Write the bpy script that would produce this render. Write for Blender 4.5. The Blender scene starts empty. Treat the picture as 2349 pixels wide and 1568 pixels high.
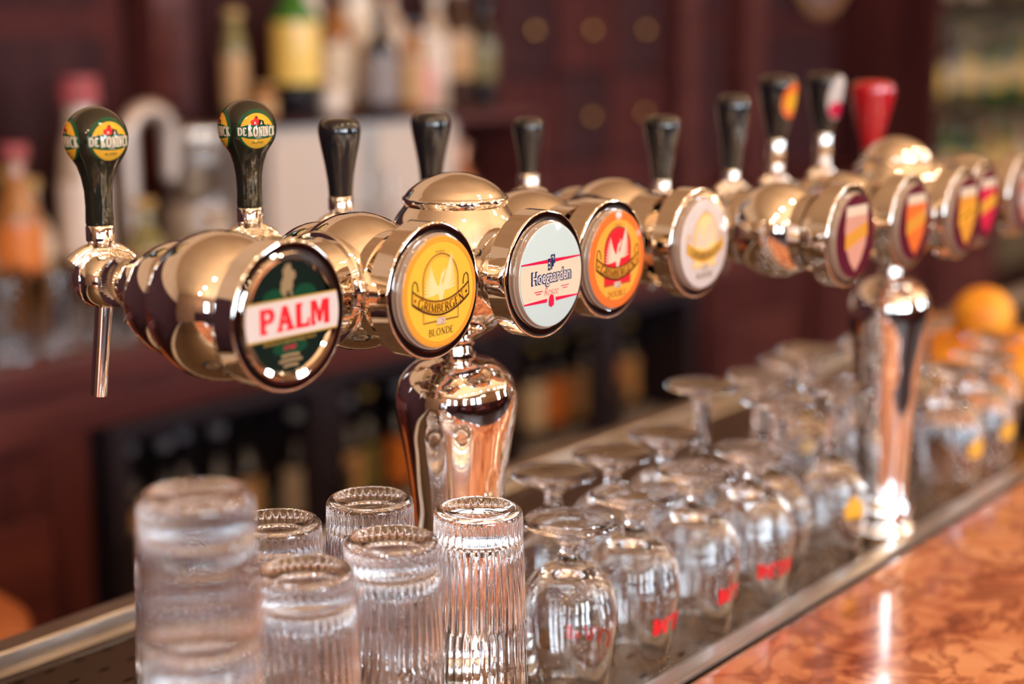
import bpy, bmesh, math, random
from mathutils import Vector, Matrix
PI = math.pi
sin, cos, rad = math.sin, math.cos, math.radians
random.seed(7)
SC = bpy.context.scene
COL = SC.collection

# ------------------------------------------------------------ camera
TRAY = 1.02                       # height of the drip tray all the glasses stand on
EYE = Vector((0, 0, 1.50))
p_, s_ = rad(11.37), rad(38.1)
F = Vector((cos(p_)*cos(s_), cos(p_)*sin(s_), -sin(p_)))
R = Vector((sin(s_), -cos(s_), 0))
U = R.cross(F)
cam = bpy.data.cameras.new('camera'); camo = bpy.data.objects.new('camera', cam); COL.objects.link(camo)
M = Matrix((R, U, -F)).transposed().to_4x4(); M.translation = EYE
camo.matrix_world = M
cam.sensor_width = 36; cam.lens = 3600/2349*36
cam.clip_start = .02
cam.dof.use_dof = True; cam.dof.focus_distance = 1.035; cam.dof.aperture_fstop = 2.35
SC.camera = camo

# ------------------------------------------------------------ colour management, world, lights
vs = SC.view_settings
vs.view_transform = 'Standard'; vs.look = 'None'; vs.gamma = 1; vs.use_curve_mapping = False
vs.exposure = -0.24
cy = SC.cycles
cy.max_bounces = 20; cy.transmission_bounces = 18; cy.glossy_bounces = 8; cy.diffuse_bounces = 4
cy.transparent_max_bounces = 12
cy.caustics_reflective = False; cy.caustics_refractive = True; cy.blur_glossy = .3
cy.sample_clamp_indirect = 40
cy.use_adaptive_sampling = True; cy.adaptive_threshold = .03
w = bpy.data.worlds.new('daylight'); SC.world = w; w.use_nodes = True
w.node_tree.nodes['Background'].inputs[0].default_value = (.75, .88, 1, 1)
w.node_tree.nodes['Background'].inputs[1].default_value = 3.0

def area(name, loc, rot, sx, sy, power, color):
    l = bpy.data.lights.new(name, 'AREA'); l.shape = 'RECTANGLE'; l.size = sx; l.size_y = sy
    l.energy = power; l.color = color
    o = bpy.data.objects.new(name, l); o.location = loc; o.rotation_euler = rot; COL.objects.link(o)
    return o
ROOM = dict(x0=-4.0, x1=9.5, y0=-4.2, y1=2.6, h=3.2)
WINX = [-2.6, -.95, .15, 4.4, 8.0]        # windows of the customers' wall
for i, x in enumerate(WINX):                         # daylight entering each window
    area('window_daylight', (x, ROOM['y0']-.03, 1.95), (rad(90), 0, 0), .6, 1.3, 120, (.76, .88, 1.0))
for i, y in enumerate((-3.1, -1.6)):                 # daylight of the windows behind the photographer
    area('window_daylight', (ROOM['x0']-.03, y, 1.95), (rad(90), 0, rad(-90)), .6, 1.3, 40, (.74, .88, 1.0))
for x in (-2.6, .2, 3.0, 5.8, 8.4):                  # added upward fill lights without any fixture, to brighten the ceiling
    area('ceiling_fill', (x, -.8, 1.75), (PI, 0, 0), 1.5, 1.2, 48, (1.0, .80, .58))

# ------------------------------------------------------------ materials
MATS = {}
def mat(name, col=(.5,.5,.5), rough=.5, metal=0, coat=0, emis=None, estr=0, trans=0, ior=1.45, spec=.5, alpha=1):
    if name in MATS: return MATS[name]
    m = bpy.data.materials.new(name); m.use_nodes = True
    b = m.node_tree.nodes['Principled BSDF']
    b.inputs['Base Color'].default_value = (*col, 1); b.inputs['Roughness'].default_value = rough
    b.inputs['Metallic'].default_value = metal; b.inputs['Coat Weight'].default_value = coat
    b.inputs['Coat Roughness'].default_value = .04
    b.inputs['Transmission Weight'].default_value = trans; b.inputs['IOR'].default_value = ior
    b.inputs['Specular IOR Level'].default_value = spec
    if emis: b.inputs['Emission Color'].default_value = (*emis, 1); b.inputs['Emission Strength'].default_value = estr
    MATS[name] = m
    return m
def tex(m, kind, c1, c2, scale=(1,1,1), nscale=4, detail=6, lo=.35, hi=.65, bump=0, rough=None):
    """Procedural two-tone colour driven by noise in object space."""
    nt = m.node_tree; N = nt.nodes; L = nt.links; b = N['Principled BSDF']
    tc = N.new('ShaderNodeTexCoord'); mp = N.new('ShaderNodeMapping'); mp.inputs['Scale'].default_value = scale
    L.new(tc.outputs['Object'], mp.inputs[0])
    n = N.new('ShaderNodeTexNoise'); n.inputs['Scale'].default_value = nscale; n.inputs['Detail'].default_value = detail
    n.inputs['Distortion'].default_value = .6
    L.new(mp.outputs[0], n.inputs['Vector'])
    r = N.new('ShaderNodeValToRGB'); r.color_ramp.elements[0].position = lo; r.color_ramp.elements[1].position = hi
    r.color_ramp.elements[0].color = (*c1, 1); r.color_ramp.elements[1].color = (*c2, 1)
    L.new(n.outputs[0], r.inputs[0]); L.new(r.outputs[0], b.inputs['Base Color'])
    if bump:
        bp = N.new('ShaderNodeBump'); bp.inputs['Strength'].default_value = bump; bp.inputs['Distance'].default_value = .002
        L.new(n.outputs[0], bp.inputs['Height']); L.new(bp.outputs[0], b.inputs['Normal'])
    return m
CH = mat('chrome', (.93,.89,.84), .035, 1)
def scuff():
    nt = CH.node_tree; N = nt.nodes; L = nt.links
    tc = N.new('ShaderNodeTexCoord'); n = N.new('ShaderNodeTexNoise'); n.inputs['Scale'].default_value = 60; n.inputs['Detail'].default_value = 5
    r = N.new('ShaderNodeMapRange'); r.inputs[1].default_value = .45; r.inputs[2].default_value = .8; r.inputs[3].default_value = .015; r.inputs[4].default_value = .09
    L.new(tc.outputs['Object'], n.inputs['Vector']); L.new(n.outputs[0], r.inputs[0]); L.new(r.outputs[0], N['Principled BSDF'].inputs['Roughness'])
scuff()
STEEL = tex(mat('brushed_steel', (.6,.55,.5), .3, 1), 'n', (.50,.45,.40), (.62,.56,.50), (1,1,14), 12)
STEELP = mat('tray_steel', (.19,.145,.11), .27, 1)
STEELD = mat('steel_door', (.60,.55,.52), .45, .45)
GLASS = mat('clear_glass', (1,1,1), 0, trans=1, ior=1.52)
BLK = mat('gloss_black_plastic', (.012,.011,.013), .12, coat=.6)
DKG = mat('gloss_dark_green_plastic', (.014,.014,.009), .1, coat=.8)
REDP = mat('gloss_red_plastic', (.50,.012,.02), .15, coat=.6)
WOOD = tex(mat('mahogany', rough=.55, spec=.12), 'n', (.050,.013,.015), (.098,.025,.023), (1,1,.14), 16, bump=.1)
WOODX = tex(mat('mahogany_edge', rough=.42, spec=.35), 'n', (.078,.019,.019), (.135,.034,.029), (.14,1,1), 16, bump=.1)
WOODD = tex(mat('dark_mahogany', rough=.6, spec=.12), 'n', (.036,.014,.018), (.06,.021,.024), (1,1,.14), 14)
BLACK = mat('black_metal', (.028,.021,.032), .45, spec=.3)
BRASS = mat('brass', (.75,.45,.18), .25, 1)
def marble():
    m = mat('rosso_marble', (.8,.3,.15), .14, coat=.3); nt = m.node_tree; N = nt.nodes; L = nt.links; b = N['Principled BSDF']
    tc = N.new('ShaderNodeTexCoord'); mp = N.new('ShaderNodeMapping'); mp.inputs['Scale'].default_value = (1, 1.5, 1); mp.inputs['Rotation'].default_value = (0, 0, .9)
    L.new(tc.outputs['Object'], mp.inputs[0])
    def noise(sc, det, dist, rough=.55):
        n = N.new('ShaderNodeTexNoise'); n.inputs['Scale'].default_value = sc; n.inputs['Detail'].default_value = det
        n.inputs['Distortion'].default_value = dist; n.inputs['Roughness'].default_value = rough; L.new(mp.outputs[0], n.inputs['Vector']); return n
    def ramp(src, stops):
        r = N.new('ShaderNodeValToRGB'); e = r.color_ramp.elements
        e[0].position, e[0].color = stops[0][0], (*stops[0][1], 1); e[1].position, e[1].color = stops[-1][0], (*stops[-1][1], 1)
        for p, c in stops[1:-1]: q = e.new(p); q.color = (*c, 1)
        L.new(src, r.inputs[0]); return r
    base = ramp(noise(7, 4, .4).outputs[0], [(.35,(.56,.20,.10)), (.5,(.70,.29,.14)), (.65,(.80,.38,.20))])
    n2 = noise(12, 5, 1.3)                                   # wandering veins: where the noise crosses its middle value
    vein = ramp(n2.outputs[0], [(.440,(1,1,1)), (.485,(.40,.22,.20)), (.512,(.40,.22,.20)), (.56,(1,1,1))])
    blot = ramp(noise(9, 6, .9, .6).outputs[0], [(.38,(.50,.26,.22)), (.46,(.86,.72,.68)), (.52,(1,1,1))])
    def mul(a, c, f):
        mm = N.new('ShaderNodeMix'); mm.data_type = 'RGBA'; mm.blend_type = 'MULTIPLY'; mm.inputs[0].default_value = f
        L.new(a, mm.inputs[6]); L.new(c, mm.inputs[7]); return mm.outputs[2]
    L.new(mul(mul(base.outputs[0], vein.outputs[0], .75), blot.outputs[0], .85), b.inputs['Base Color'])
    return m
MARBLE = marble()
LENS = mat('lens_edge_plastic', (.38,.27,.20), .08, coat=.7)
def ink(name, c): return mat('ink_'+name, c, .8, coat=.55, spec=.05)
CREAM = ink('cream', (.70,.56,.42)); WHITE = ink('white', (.62,.53,.50)); NAVY = ink('navy', (.012,.03,.10)); RED = ink('red', (.75,.02,.03))
CRIM = ink('crimson', (.62,.012,.06)); DARK = ink('dark_brown', (.035,.010,.008)); YEL = ink('yellow', (.70,.29,.035)); YELL = ink('yellow_light', (.80,.44,.045))
GOLD = ink('gold', (.55,.32,.06)); ORG = ink('orange', (.80,.16,.03)); ORGL = ink('orange_light', (.88,.36,.05)); AMB = ink('amber', (.80,.38,.03))
PALE = ink('pale_blue', (.50,.60,.60)); GREEN = ink('green', (.010,.075,.030)); DGREEN = ink('bottle_green', (.006,.012,.009)); TAN = ink('tan', (.28,.19,.10)); MAR = ink('maroon', (.10,.008,.02))
PEACH = ink('peach', (.92,.62,.30)); PINK = ink('pink', (.62,.30,.22)); BROWN = ink('brown', (.20,.07,.03))

# ------------------------------------------------------------ mesh helpers
def obj(name, bm, m, parent=None, smooth=True, loc=None, label=None):
    me = bpy.data.meshes.new(name); bm.normal_update(); bm.to_mesh(me); bm.free()
    ms = m if isinstance(m, (list, tuple)) else [m]
    for k in ms: me.materials.append(k)
    if smooth: me.shade_smooth()
    o = bpy.data.objects.new(name, me); COL.objects.link(o)
    if parent: o.parent = parent
    if loc: o.location = loc
    if label: o['label'] = label
    if smooth:
        try: me.set_sharp_from_angle(angle=rad(38))
        except Exception: pass
    return o
def tag(o, label, cat, group=None):
    o['label'] = label; o['category'] = cat
    if group: o['group'] = group
    return o
def thing(name, label, cat, loc=(0,0,0), rotz=0, group=None):
    o = bpy.data.objects.new(name, None); o.empty_display_size = .05; COL.objects.link(o)
    o.location = loc; o.rotation_euler = (0,0,rotz)
    return tag(o, label, cat, group)
def struct(name, bm, m, parent=None, smooth=False):
    o = obj(name, bm, m, parent, smooth)
    if not parent: o['kind'] = 'structure'
    return o
def copy_tree(o, label, group=None, loc=None, rotz=None, z=None):
    c = o.copy(); COL.objects.link(c); c['label'] = label
    if group: c['group'] = group
    if loc: c.location = loc
    if rotz is not None: c.rotation_euler = (0,0,rotz)
    for ch in list(o.children):
        d = ch.copy(); COL.objects.link(d); d.parent = c
        for g in list(ch.children):
            e = g.copy(); COL.objects.link(e); e.parent = d
    return c
def B(): return bmesh.new()
def box(bm, x0, x1, y0, y1, z0, z1, bev=0, M=None):
    r = bmesh.ops.create_cube(bm, size=1)
    vs_ = r['verts']
    for v in vs_:
        v.co = Vector(((x0+x1)/2 + v.co.x*(x1-x0), (y0+y1)/2 + v.co.y*(y1-y0), (z0+z1)/2 + v.co.z*(z1-z0)))
    if bev:
        es = list({e for v in vs_ for e in v.link_edges})
        rr = bmesh.ops.bevel(bm, geom=es, offset=bev, segments=2, affect='EDGES', profile=.7)
        vs_ = [v for v in bm.verts if v in set(rr['verts'])] or vs_
    if M:
        for v in vs_: v.co = M @ v.co
    return bm
AXZ = Matrix.Identity(4)
AXY = Matrix.Rotation(rad(90), 4, 'X')        # lathe axis z -> -y   (profile height h goes to y=-h)
AXX = Matrix.Rotation(rad(90), 4, 'Y')        # z -> +x
def lathe(bm, prof, seg=64, M=AXZ, rf=None, closed=False):
    """prof: [(r, h)], revolve round local z, then transform by M.  rf(theta, r, h) -> r"""
    rings = []
    for (r, h) in prof:
        if r < 1e-6: rings.append([bm.verts.new(M @ Vector((0, 0, h)))])
        else:
            rings.append([bm.verts.new(M @ Vector(((rf(t, r, h) if rf else r)*cos(t), (rf(t, r, h) if rf else r)*sin(t), h)))
                          for t in [2*PI*k/seg for k in range(seg)]])
    pairs = list(zip(rings[:-1], rings[1:]))
    if closed: pairs.append((rings[-1], rings[0]))
    for a, b in pairs:
        for k in range(seg):
            k2 = (k+1) % seg
            if len(a) == 1 and len(b) == 1: continue
            if len(a) == 1: bm.faces.new((a[0], b[k], b[k2]))
            elif len(b) == 1: bm.faces.new((a[k], a[k2], b[0]))
            else: bm.faces.new((a[k], a[k2], b[k2], b[k]))
    return bm
def recalc(bm): bmesh.ops.recalc_face_normals(bm, faces=bm.faces); return bm
def smoothprof(pts, n=6):
    """Catmull-Rom through (r,h) points."""
    out = []
    P = [pts[0]] + list(pts) + [pts[-1]]
    for i in range(1, len(P)-2):
        p0, p1, p2, p3 = P[i-1], P[i], P[i+1], P[i+2]
        for k in range(n):
            t = k/n
            out.append(tuple(.5*((2*p1[j]) + (-p0[j]+p2[j])*t + (2*p0[j]-5*p1[j]+4*p2[j]-p3[j])*t*t + (-p0[j]+3*p1[j]-3*p2[j]+p3[j])*t**3) for j in (0,1)))
    out.append(pts[-1])
    return [(max(0, a), b) for a, b in out]
def tube(bm, pts, r, seg=16, caps=True):
    pts = [Vector(q) for q in pts]; rings = []
    rs = r if isinstance(r, (list, tuple)) else [r]*len(pts)
    up = Vector((0,0,1))
    for i, q in enumerate(pts):
        d = (pts[min(i+1, len(pts)-1)] - pts[max(i-1, 0)]).normalized()
        if abs(d.dot(up)) > .95: up = Vector((1,0,0))
        a = d.cross(up).normalized(); b = a.cross(d).normalized(); up = b
        rings.append([bm.verts.new(q + (a*cos(t) + b*sin(t))*rs[i]) for t in [2*PI*k/seg for k in range(seg)]])
    for A, C in zip(rings[:-1], rings[1:]):
        for k in range(seg): bm.faces.new((A[k], A[(k+1)%seg], C[(k+1)%seg], C[k]))
    if caps: bm.faces.new(rings[0][::-1]); bm.faces.new(rings[-1])
    return bm
def T(x, y, z): return Matrix.Translation((x, y, z))
def arcprof(r, a0, a1, n=16, h0=0, sy=1): return [(max(0, r*cos(rad(a0+(a1-a0)*k/n))), h0+sy*r*sin(rad(a0+(a1-a0)*k/n))) for k in range(n+1)]

# ------------------------------------------------------------ flat artwork: everything is drawn in 2D (x, y), then mapped on its surface
class Art:
    def __init__(s): s.bm = bmesh.new(); s.n = 0
    def step(s): s.n += 1; return s.n*.01     # every piece lies a hair above the one before
    def poly(s, pts):
        z = s.step(); vs_ = [s.bm.verts.new((x, y, z)) for x, y in pts]
        f = s.bm.faces.new(vs_); f.normal_update()
        if f.normal.z < 0: f.normal_flip()
        return s
    def disc(s, cx, cy, r, n=72, ry=None): return s.poly([(cx+r*cos(2*PI*k/n), cy+(ry or r)*sin(2*PI*k/n)) for k in range(n)])
    def strip(s, pts, w, closed=False):
        """a band of width w (number or function of 0..1) along pts"""
        n = len(pts); L_, R_ = [], []; z = s.step()
        for i, (x, y) in enumerate(pts):
            a = pts[(i-1) % n] if (closed or i > 0) else pts[i]; b = pts[(i+1) % n] if (closed or i < n-1) else pts[i]
            dx, dy = b[0]-a[0], b[1]-a[1]; l = math.hypot(dx, dy) or 1
            ww = (w(i/(n-1)) if callable(w) else w)/2
            L_.append(s.bm.verts.new((x-dy/l*ww, y+dx/l*ww, z))); R_.append(s.bm.verts.new((x+dy/l*ww, y-dx/l*ww, z)))
        for i in range(n if closed else n-1):
            j = (i+1) % n
            try: s.bm.faces.new((R_[i], R_[j], L_[j], L_[i]))
            except Exception: pass
        return s
    def ring(s, cx, cy, r, w, n=96): return s.strip([(cx+r*cos(2*PI*k/n), cy+r*sin(2*PI*k/n)) for k in range(n)], w, True)
    def text(s, t, cx, cy, h, width=None, bold=0, shear=0, warp=None):
        c = bpy.data.curves.new('t', 'FONT'); c.body = t; c.align_x = 'CENTER'; c.offset = bold; c.shear = shear; c.resolution_u = 4
        o = bpy.data.objects.new('t', c); COL.objects.link(o)
        dg = bpy.context.evaluated_depsgraph_get(); dg.update()
        me = bpy.data.meshes.new_from_object(o.evaluated_get(dg)); bpy.data.objects.remove(o)
        xs = [v.co.x for v in me.vertices]; ys = [v.co.y for v in me.vertices]
        if not xs: return s
        k = h/.72; kx = k if not width else width/((max(xs)-min(xs)) or 1); mx = (max(xs)+min(xs))/2
        vs_ = []; z = s.step()
        for v in me.vertices:
            x, y = (v.co.x-mx)*kx, (v.co.y)*k
            x, y = warp(x, y) if warp else (cx+x, cy-h/2+y)
            vs_.append(s.bm.verts.new((x, y, z)))
        for f in me.polygons:
            try: s.bm.faces.new([vs_[i] for i in f.vertices])
            except Exception: pass
        bpy.data.meshes.remove(me)
        return s
    def caps(s, t, cx, cy, h, width, thick=.18, thin=.06, serif=.16, warp=None, gap=.16):
        """serif capitals drawn stroke by stroke"""
        tot = sum(GW.get(ch, .5) for ch in t) + gap*(len(t)-1); k = width/tot; x0 = -width/2
        for ch in t:
            for (pts, kind) in GL.get(ch, []):
                q = [(x0+x*k, y*h-h/2) for x, y in pts]
                if kind == 'c':   # curved stroke, thick where it runs upright
                    q2 = []
                    for i in range(len(q)-1):
                        for j in range(2): q2.append((q[i][0]+(q[i+1][0]-q[i][0])*j/2, q[i][1]+(q[i+1][1]-q[i][1])*j/2))
                    q2.append(q[-1]); q = q2; n = len(q)
                    def w_(u, q=q, n=n):
                        i = min(int(u*(n-1)+.5), n-1); a, b = q[max(i-1,0)], q[min(i+1,n-1)]
                        dx, dy = b[0]-a[0], b[1]-a[1]; l = math.hypot(dx, dy) or 1
                        return (thin + (thick-thin)*(abs(dy)/l)**1.5)*h
                    W = w_
                elif kind == 'f': W = thick*h
                elif kind == 'n': W = thin*h
                else: W = serif*h*.45
                if kind == 's' and not serif: continue
                if kind == 's':
                    a = q[0]; q = [(a[0]-serif*h/2-thick*h*.5, a[1]), (a[0]+serif*h/2+thick*h*.5, a[1])]; W = thin*h*1.1
                if warp or kind in 'sfn':
                    q3 = []
                    for i in range(len(q)-1):
                        for j in range(3): q3.append((q[i][0]+(q[i+1][0]-q[i][0])*j/3, q[i][1]+(q[i+1][1]-q[i][1])*j/3))
                    q3.append(q[-1]); q = q3 if kind != 'c' else q
                s.strip([(warp(x, y) if warp else (cx+x, cy+y)) for x, y in q], W)
            x0 += (GW.get(ch, .5)+gap)*k
        return s
def arc(cx, cy, rx, ry, a0, a1, n=12): return [(cx+rx*cos(rad(a0+(a1-a0)*k/n)), cy+ry*sin(rad(a0+(a1-a0)*k/n))) for k in range(n+1)]
GW = dict(I=.12, L=.5, E=.5, B=.55, R=.6, P=.5, D=.68, O=.78, G=.78, C=.7, N=.72, M=.9, K=.66, A=.75, U=.66, H=.68)
GW[' '] = .25
GL = {
 'I': [([(.06,0),(.06,1)],'f'), ([(.06,.03)],'s'), ([(.06,.97)],'s')],
 'L': [([(.08,0),(.08,1)],'f'), ([(.08,.97)],'s'), ([(0,.03),(.5,.03),(.5,.2)],'n')],
 'E': [([(.08,0),(.08,1)],'f'), ([(0,.03),(.48,.03),(.48,.2)],'n'), ([(0,.97),(.46,.97),(.46,.8)],'n'), ([(.08,.52),(.36,.52)],'n')],
 'B': [([(.08,0),(.08,1)],'f'), ([(0,.97),(.25,.97)],'n'), ([(0,.03),(.28,.03)],'n'), ([(.08,.53),(.28,.53)],'n'), (arc(.25,.75,.22,.22,90,-90),'c'), (arc(.28,.28,.26,.25,90,-90),'c')],
 'R': [([(.08,0),(.08,1)],'f'), ([(.08,.03)],'s'), ([(0,.97),(.25,.97)],'n'), ([(.08,.48),(.25,.48)],'n'), (arc(.25,.725,.24,.245,90,-90),'c'), ([(.28,.48),(.6,.02)],'f')],
 'P': [([(.08,0),(.08,1)],'f'), ([(.08,.03)],'s'), ([(0,.97),(.22,.97)],'n'), ([(.08,.45),(.22,.45)],'n'), (arc(.22,.71,.26,.26,90,-90),'c')],
 'D': [([(.08,0),(.08,1)],'f'), ([(0,.97),(.25,.97)],'n'), ([(0,.03),(.25,.03)],'n'), (arc(.25,.5,.4,.47,90,-90),'c')],
 'O': [(arc(.39,.5,.35,.49,0,360,24),'c')],
 'G': [(arc(.4,.5,.36,.49,50,330,20),'c'), ([(.7,.02),(.7,.42)],'f'), ([(.7,.42)],'s')],
 'C': [(arc(.4,.5,.36,.49,50,310,20),'c'), ([(.64,.75),(.64,.95)],'n')],
 'N': [([(.1,0),(.1,1)],'n'), ([(.62,0),(.62,1)],'n'), ([(.06,.98),(.62,.02)],'f'), ([(.1,.03)],'s'), ([(.62,.97)],'s')],
 'M': [([(.1,0),(.14,1)],'n'), ([(.8,1),(.82,0)],'f'), ([(.14,1),(.45,.05)],'f'), ([(.45,.05),(.8,1)],'n'), ([(.1,.03)],'s'), ([(.82,.03)],'s')],
 'K': [([(.08,0),(.08,1)],'f'), ([(.08,.03)],'s'), ([(.08,.97)],'s'), ([(.1,.42),(.6,.98)],'n'), ([(.24,.56),(.62,.02)],'f')],
 'A': [([(.06,0),(.38,1)],'n'), ([(.36,1),(.68,0)],'f'), ([(.2,.33),(.54,.33)],'n'), ([(.06,.03)],'s'), ([(.68,.03)],'s')],
 'U': [([(.1,.3),(.1,1)],'f'), ([(.56,.3),(.56,1)],'n'), (arc(.33,.3,.23,.28,180,360),'c'), ([(.1,.97)],'s'), ([(.56,.97)],'s')],
 'H': [([(.08,0),(.08,1)],'f'), ([(.6,0),(.6,1)],'f'), ([(.08,.5),(.6,.5)],'n'), ([(.08,.03)],'s'), ([(.6,.03)],'s'), ([(.08,.97)],'s'), ([(.6,.97)],'s')],
}
def flat(name, art, m, parent, v, k=1, x0=0, z0=0):
    """lay artwork on a face that looks towards -y; k scales it"""
    for q in art.bm.verts: q.co = Vector((x0 + q.co.x*k, v - q.co.z*5e-5, z0 + q.co.y*k))
    for f in art.bm.faces:
        f.normal_update()
        if f.normal.y > 0: f.normal_flip()
    return obj(name, art.bm, m, parent, smooth=False)
def conform(name, art, m, parent, fn, maxlen):
    """cut artwork into small faces and wrap it over a curved surface: fn(x, y) -> (point, outward normal)"""
    bm = art.bm
    bmesh.ops.triangulate(bm, faces=bm.faces)
    for _ in range(5):
        es = [e for e in bm.edges if e.calc_length() > maxlen]
        if not es: break
        bmesh.ops.subdivide_edges(bm, edges=es, cuts=1)
        bmesh.ops.triangulate(bm, faces=bm.faces)
    nn = {}
    for q in bm.verts:
        z = q.co.z; pt, nrm = fn(q.co.x, q.co.y); q.co = pt + nrm*(z*1e-4); nn[q] = nrm
    for f in bm.faces:
        f.normal_update()
        if f.normal.dot(nn[f.verts[0]]) < 0: f.normal_flip()
    return obj(name, bm, m, parent, smooth=False)
def band(R_, y0, y1, n=14):
    """horizontal band clipped by the circle of radius R_"""
    ys = [y0+(y1-y0)*k/n for k in range(n+1)]
    return [(math.sqrt(max(0, R_*R_-y*y)), y) for y in ys] + [(-math.sqrt(max(0, R_*R_-y*y)), y) for y in ys[::-1]]

def segdisc(R_, y0, y1): return band(R_, y0, y1)
def feather(a, b, c, w0, n=8):
    pts = [((1-t)**2*a[0]+2*t*(1-t)*b[0]+t*t*c[0], (1-t)**2*a[1]+2*t*(1-t)*b[1]+t*t*c[1]) for t in [k/n for k in range(n+1)]]
    return pts, (lambda u: w0*(.35+1.3*u)*(1-u)**.45+.004)
def phoenix(m_fill, P, v, k):
    a = Art()
    for i in range(9):      # left wing
        t = i/8; pts, w_ = feather((-.05,.0+.03*i*.3), (-.22, -.05+.28*t), (-.45+.17*t*t, -.02+.52*t), .046); a.strip(pts, w_)
    for i in range(9):      # right wing
        t = i/8; pts, w_ = feather((.06,.05+.01*i), (.18, .02+.30*t), (.40-.02*t-.06*t*t, .10+.62*t), .046); a.strip(pts, w_)
    a.poly([(-.10,.08),(-.02,.16),(.06,.14),(.10,.02),(.05,-.10),(.00,-.24),(-.05,-.10)])
    pts, w_ = feather((.0,.1), (-.02,.22), (.05,.30), .07); a.strip(pts, lambda u: .08*(1-u*.4)); a.disc(.05,.30,.045,16)
    a.strip([(.04,.31),(.13,.36),(.17,.42)], lambda u: .04*(1-u)+.005); a.strip([(.05,.33),(.1,.43)], lambda u: .02)
    for i, (x, h_) in enumerate([(-.24,.10),(-.16,.2),(-.08,.12),(.02,.25),(.12,.16),(.2,.22),(.28,.1)]):
        a.strip([(x*.6,-.36),(x-.03,-.3),(x+.03,-.36+h_*.7),(x-.01,-.34+h_)], lambda u: .05*(1-u)+.004)
    return flat('phoenix_emblem', a, m_fill, P, v, k)

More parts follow.
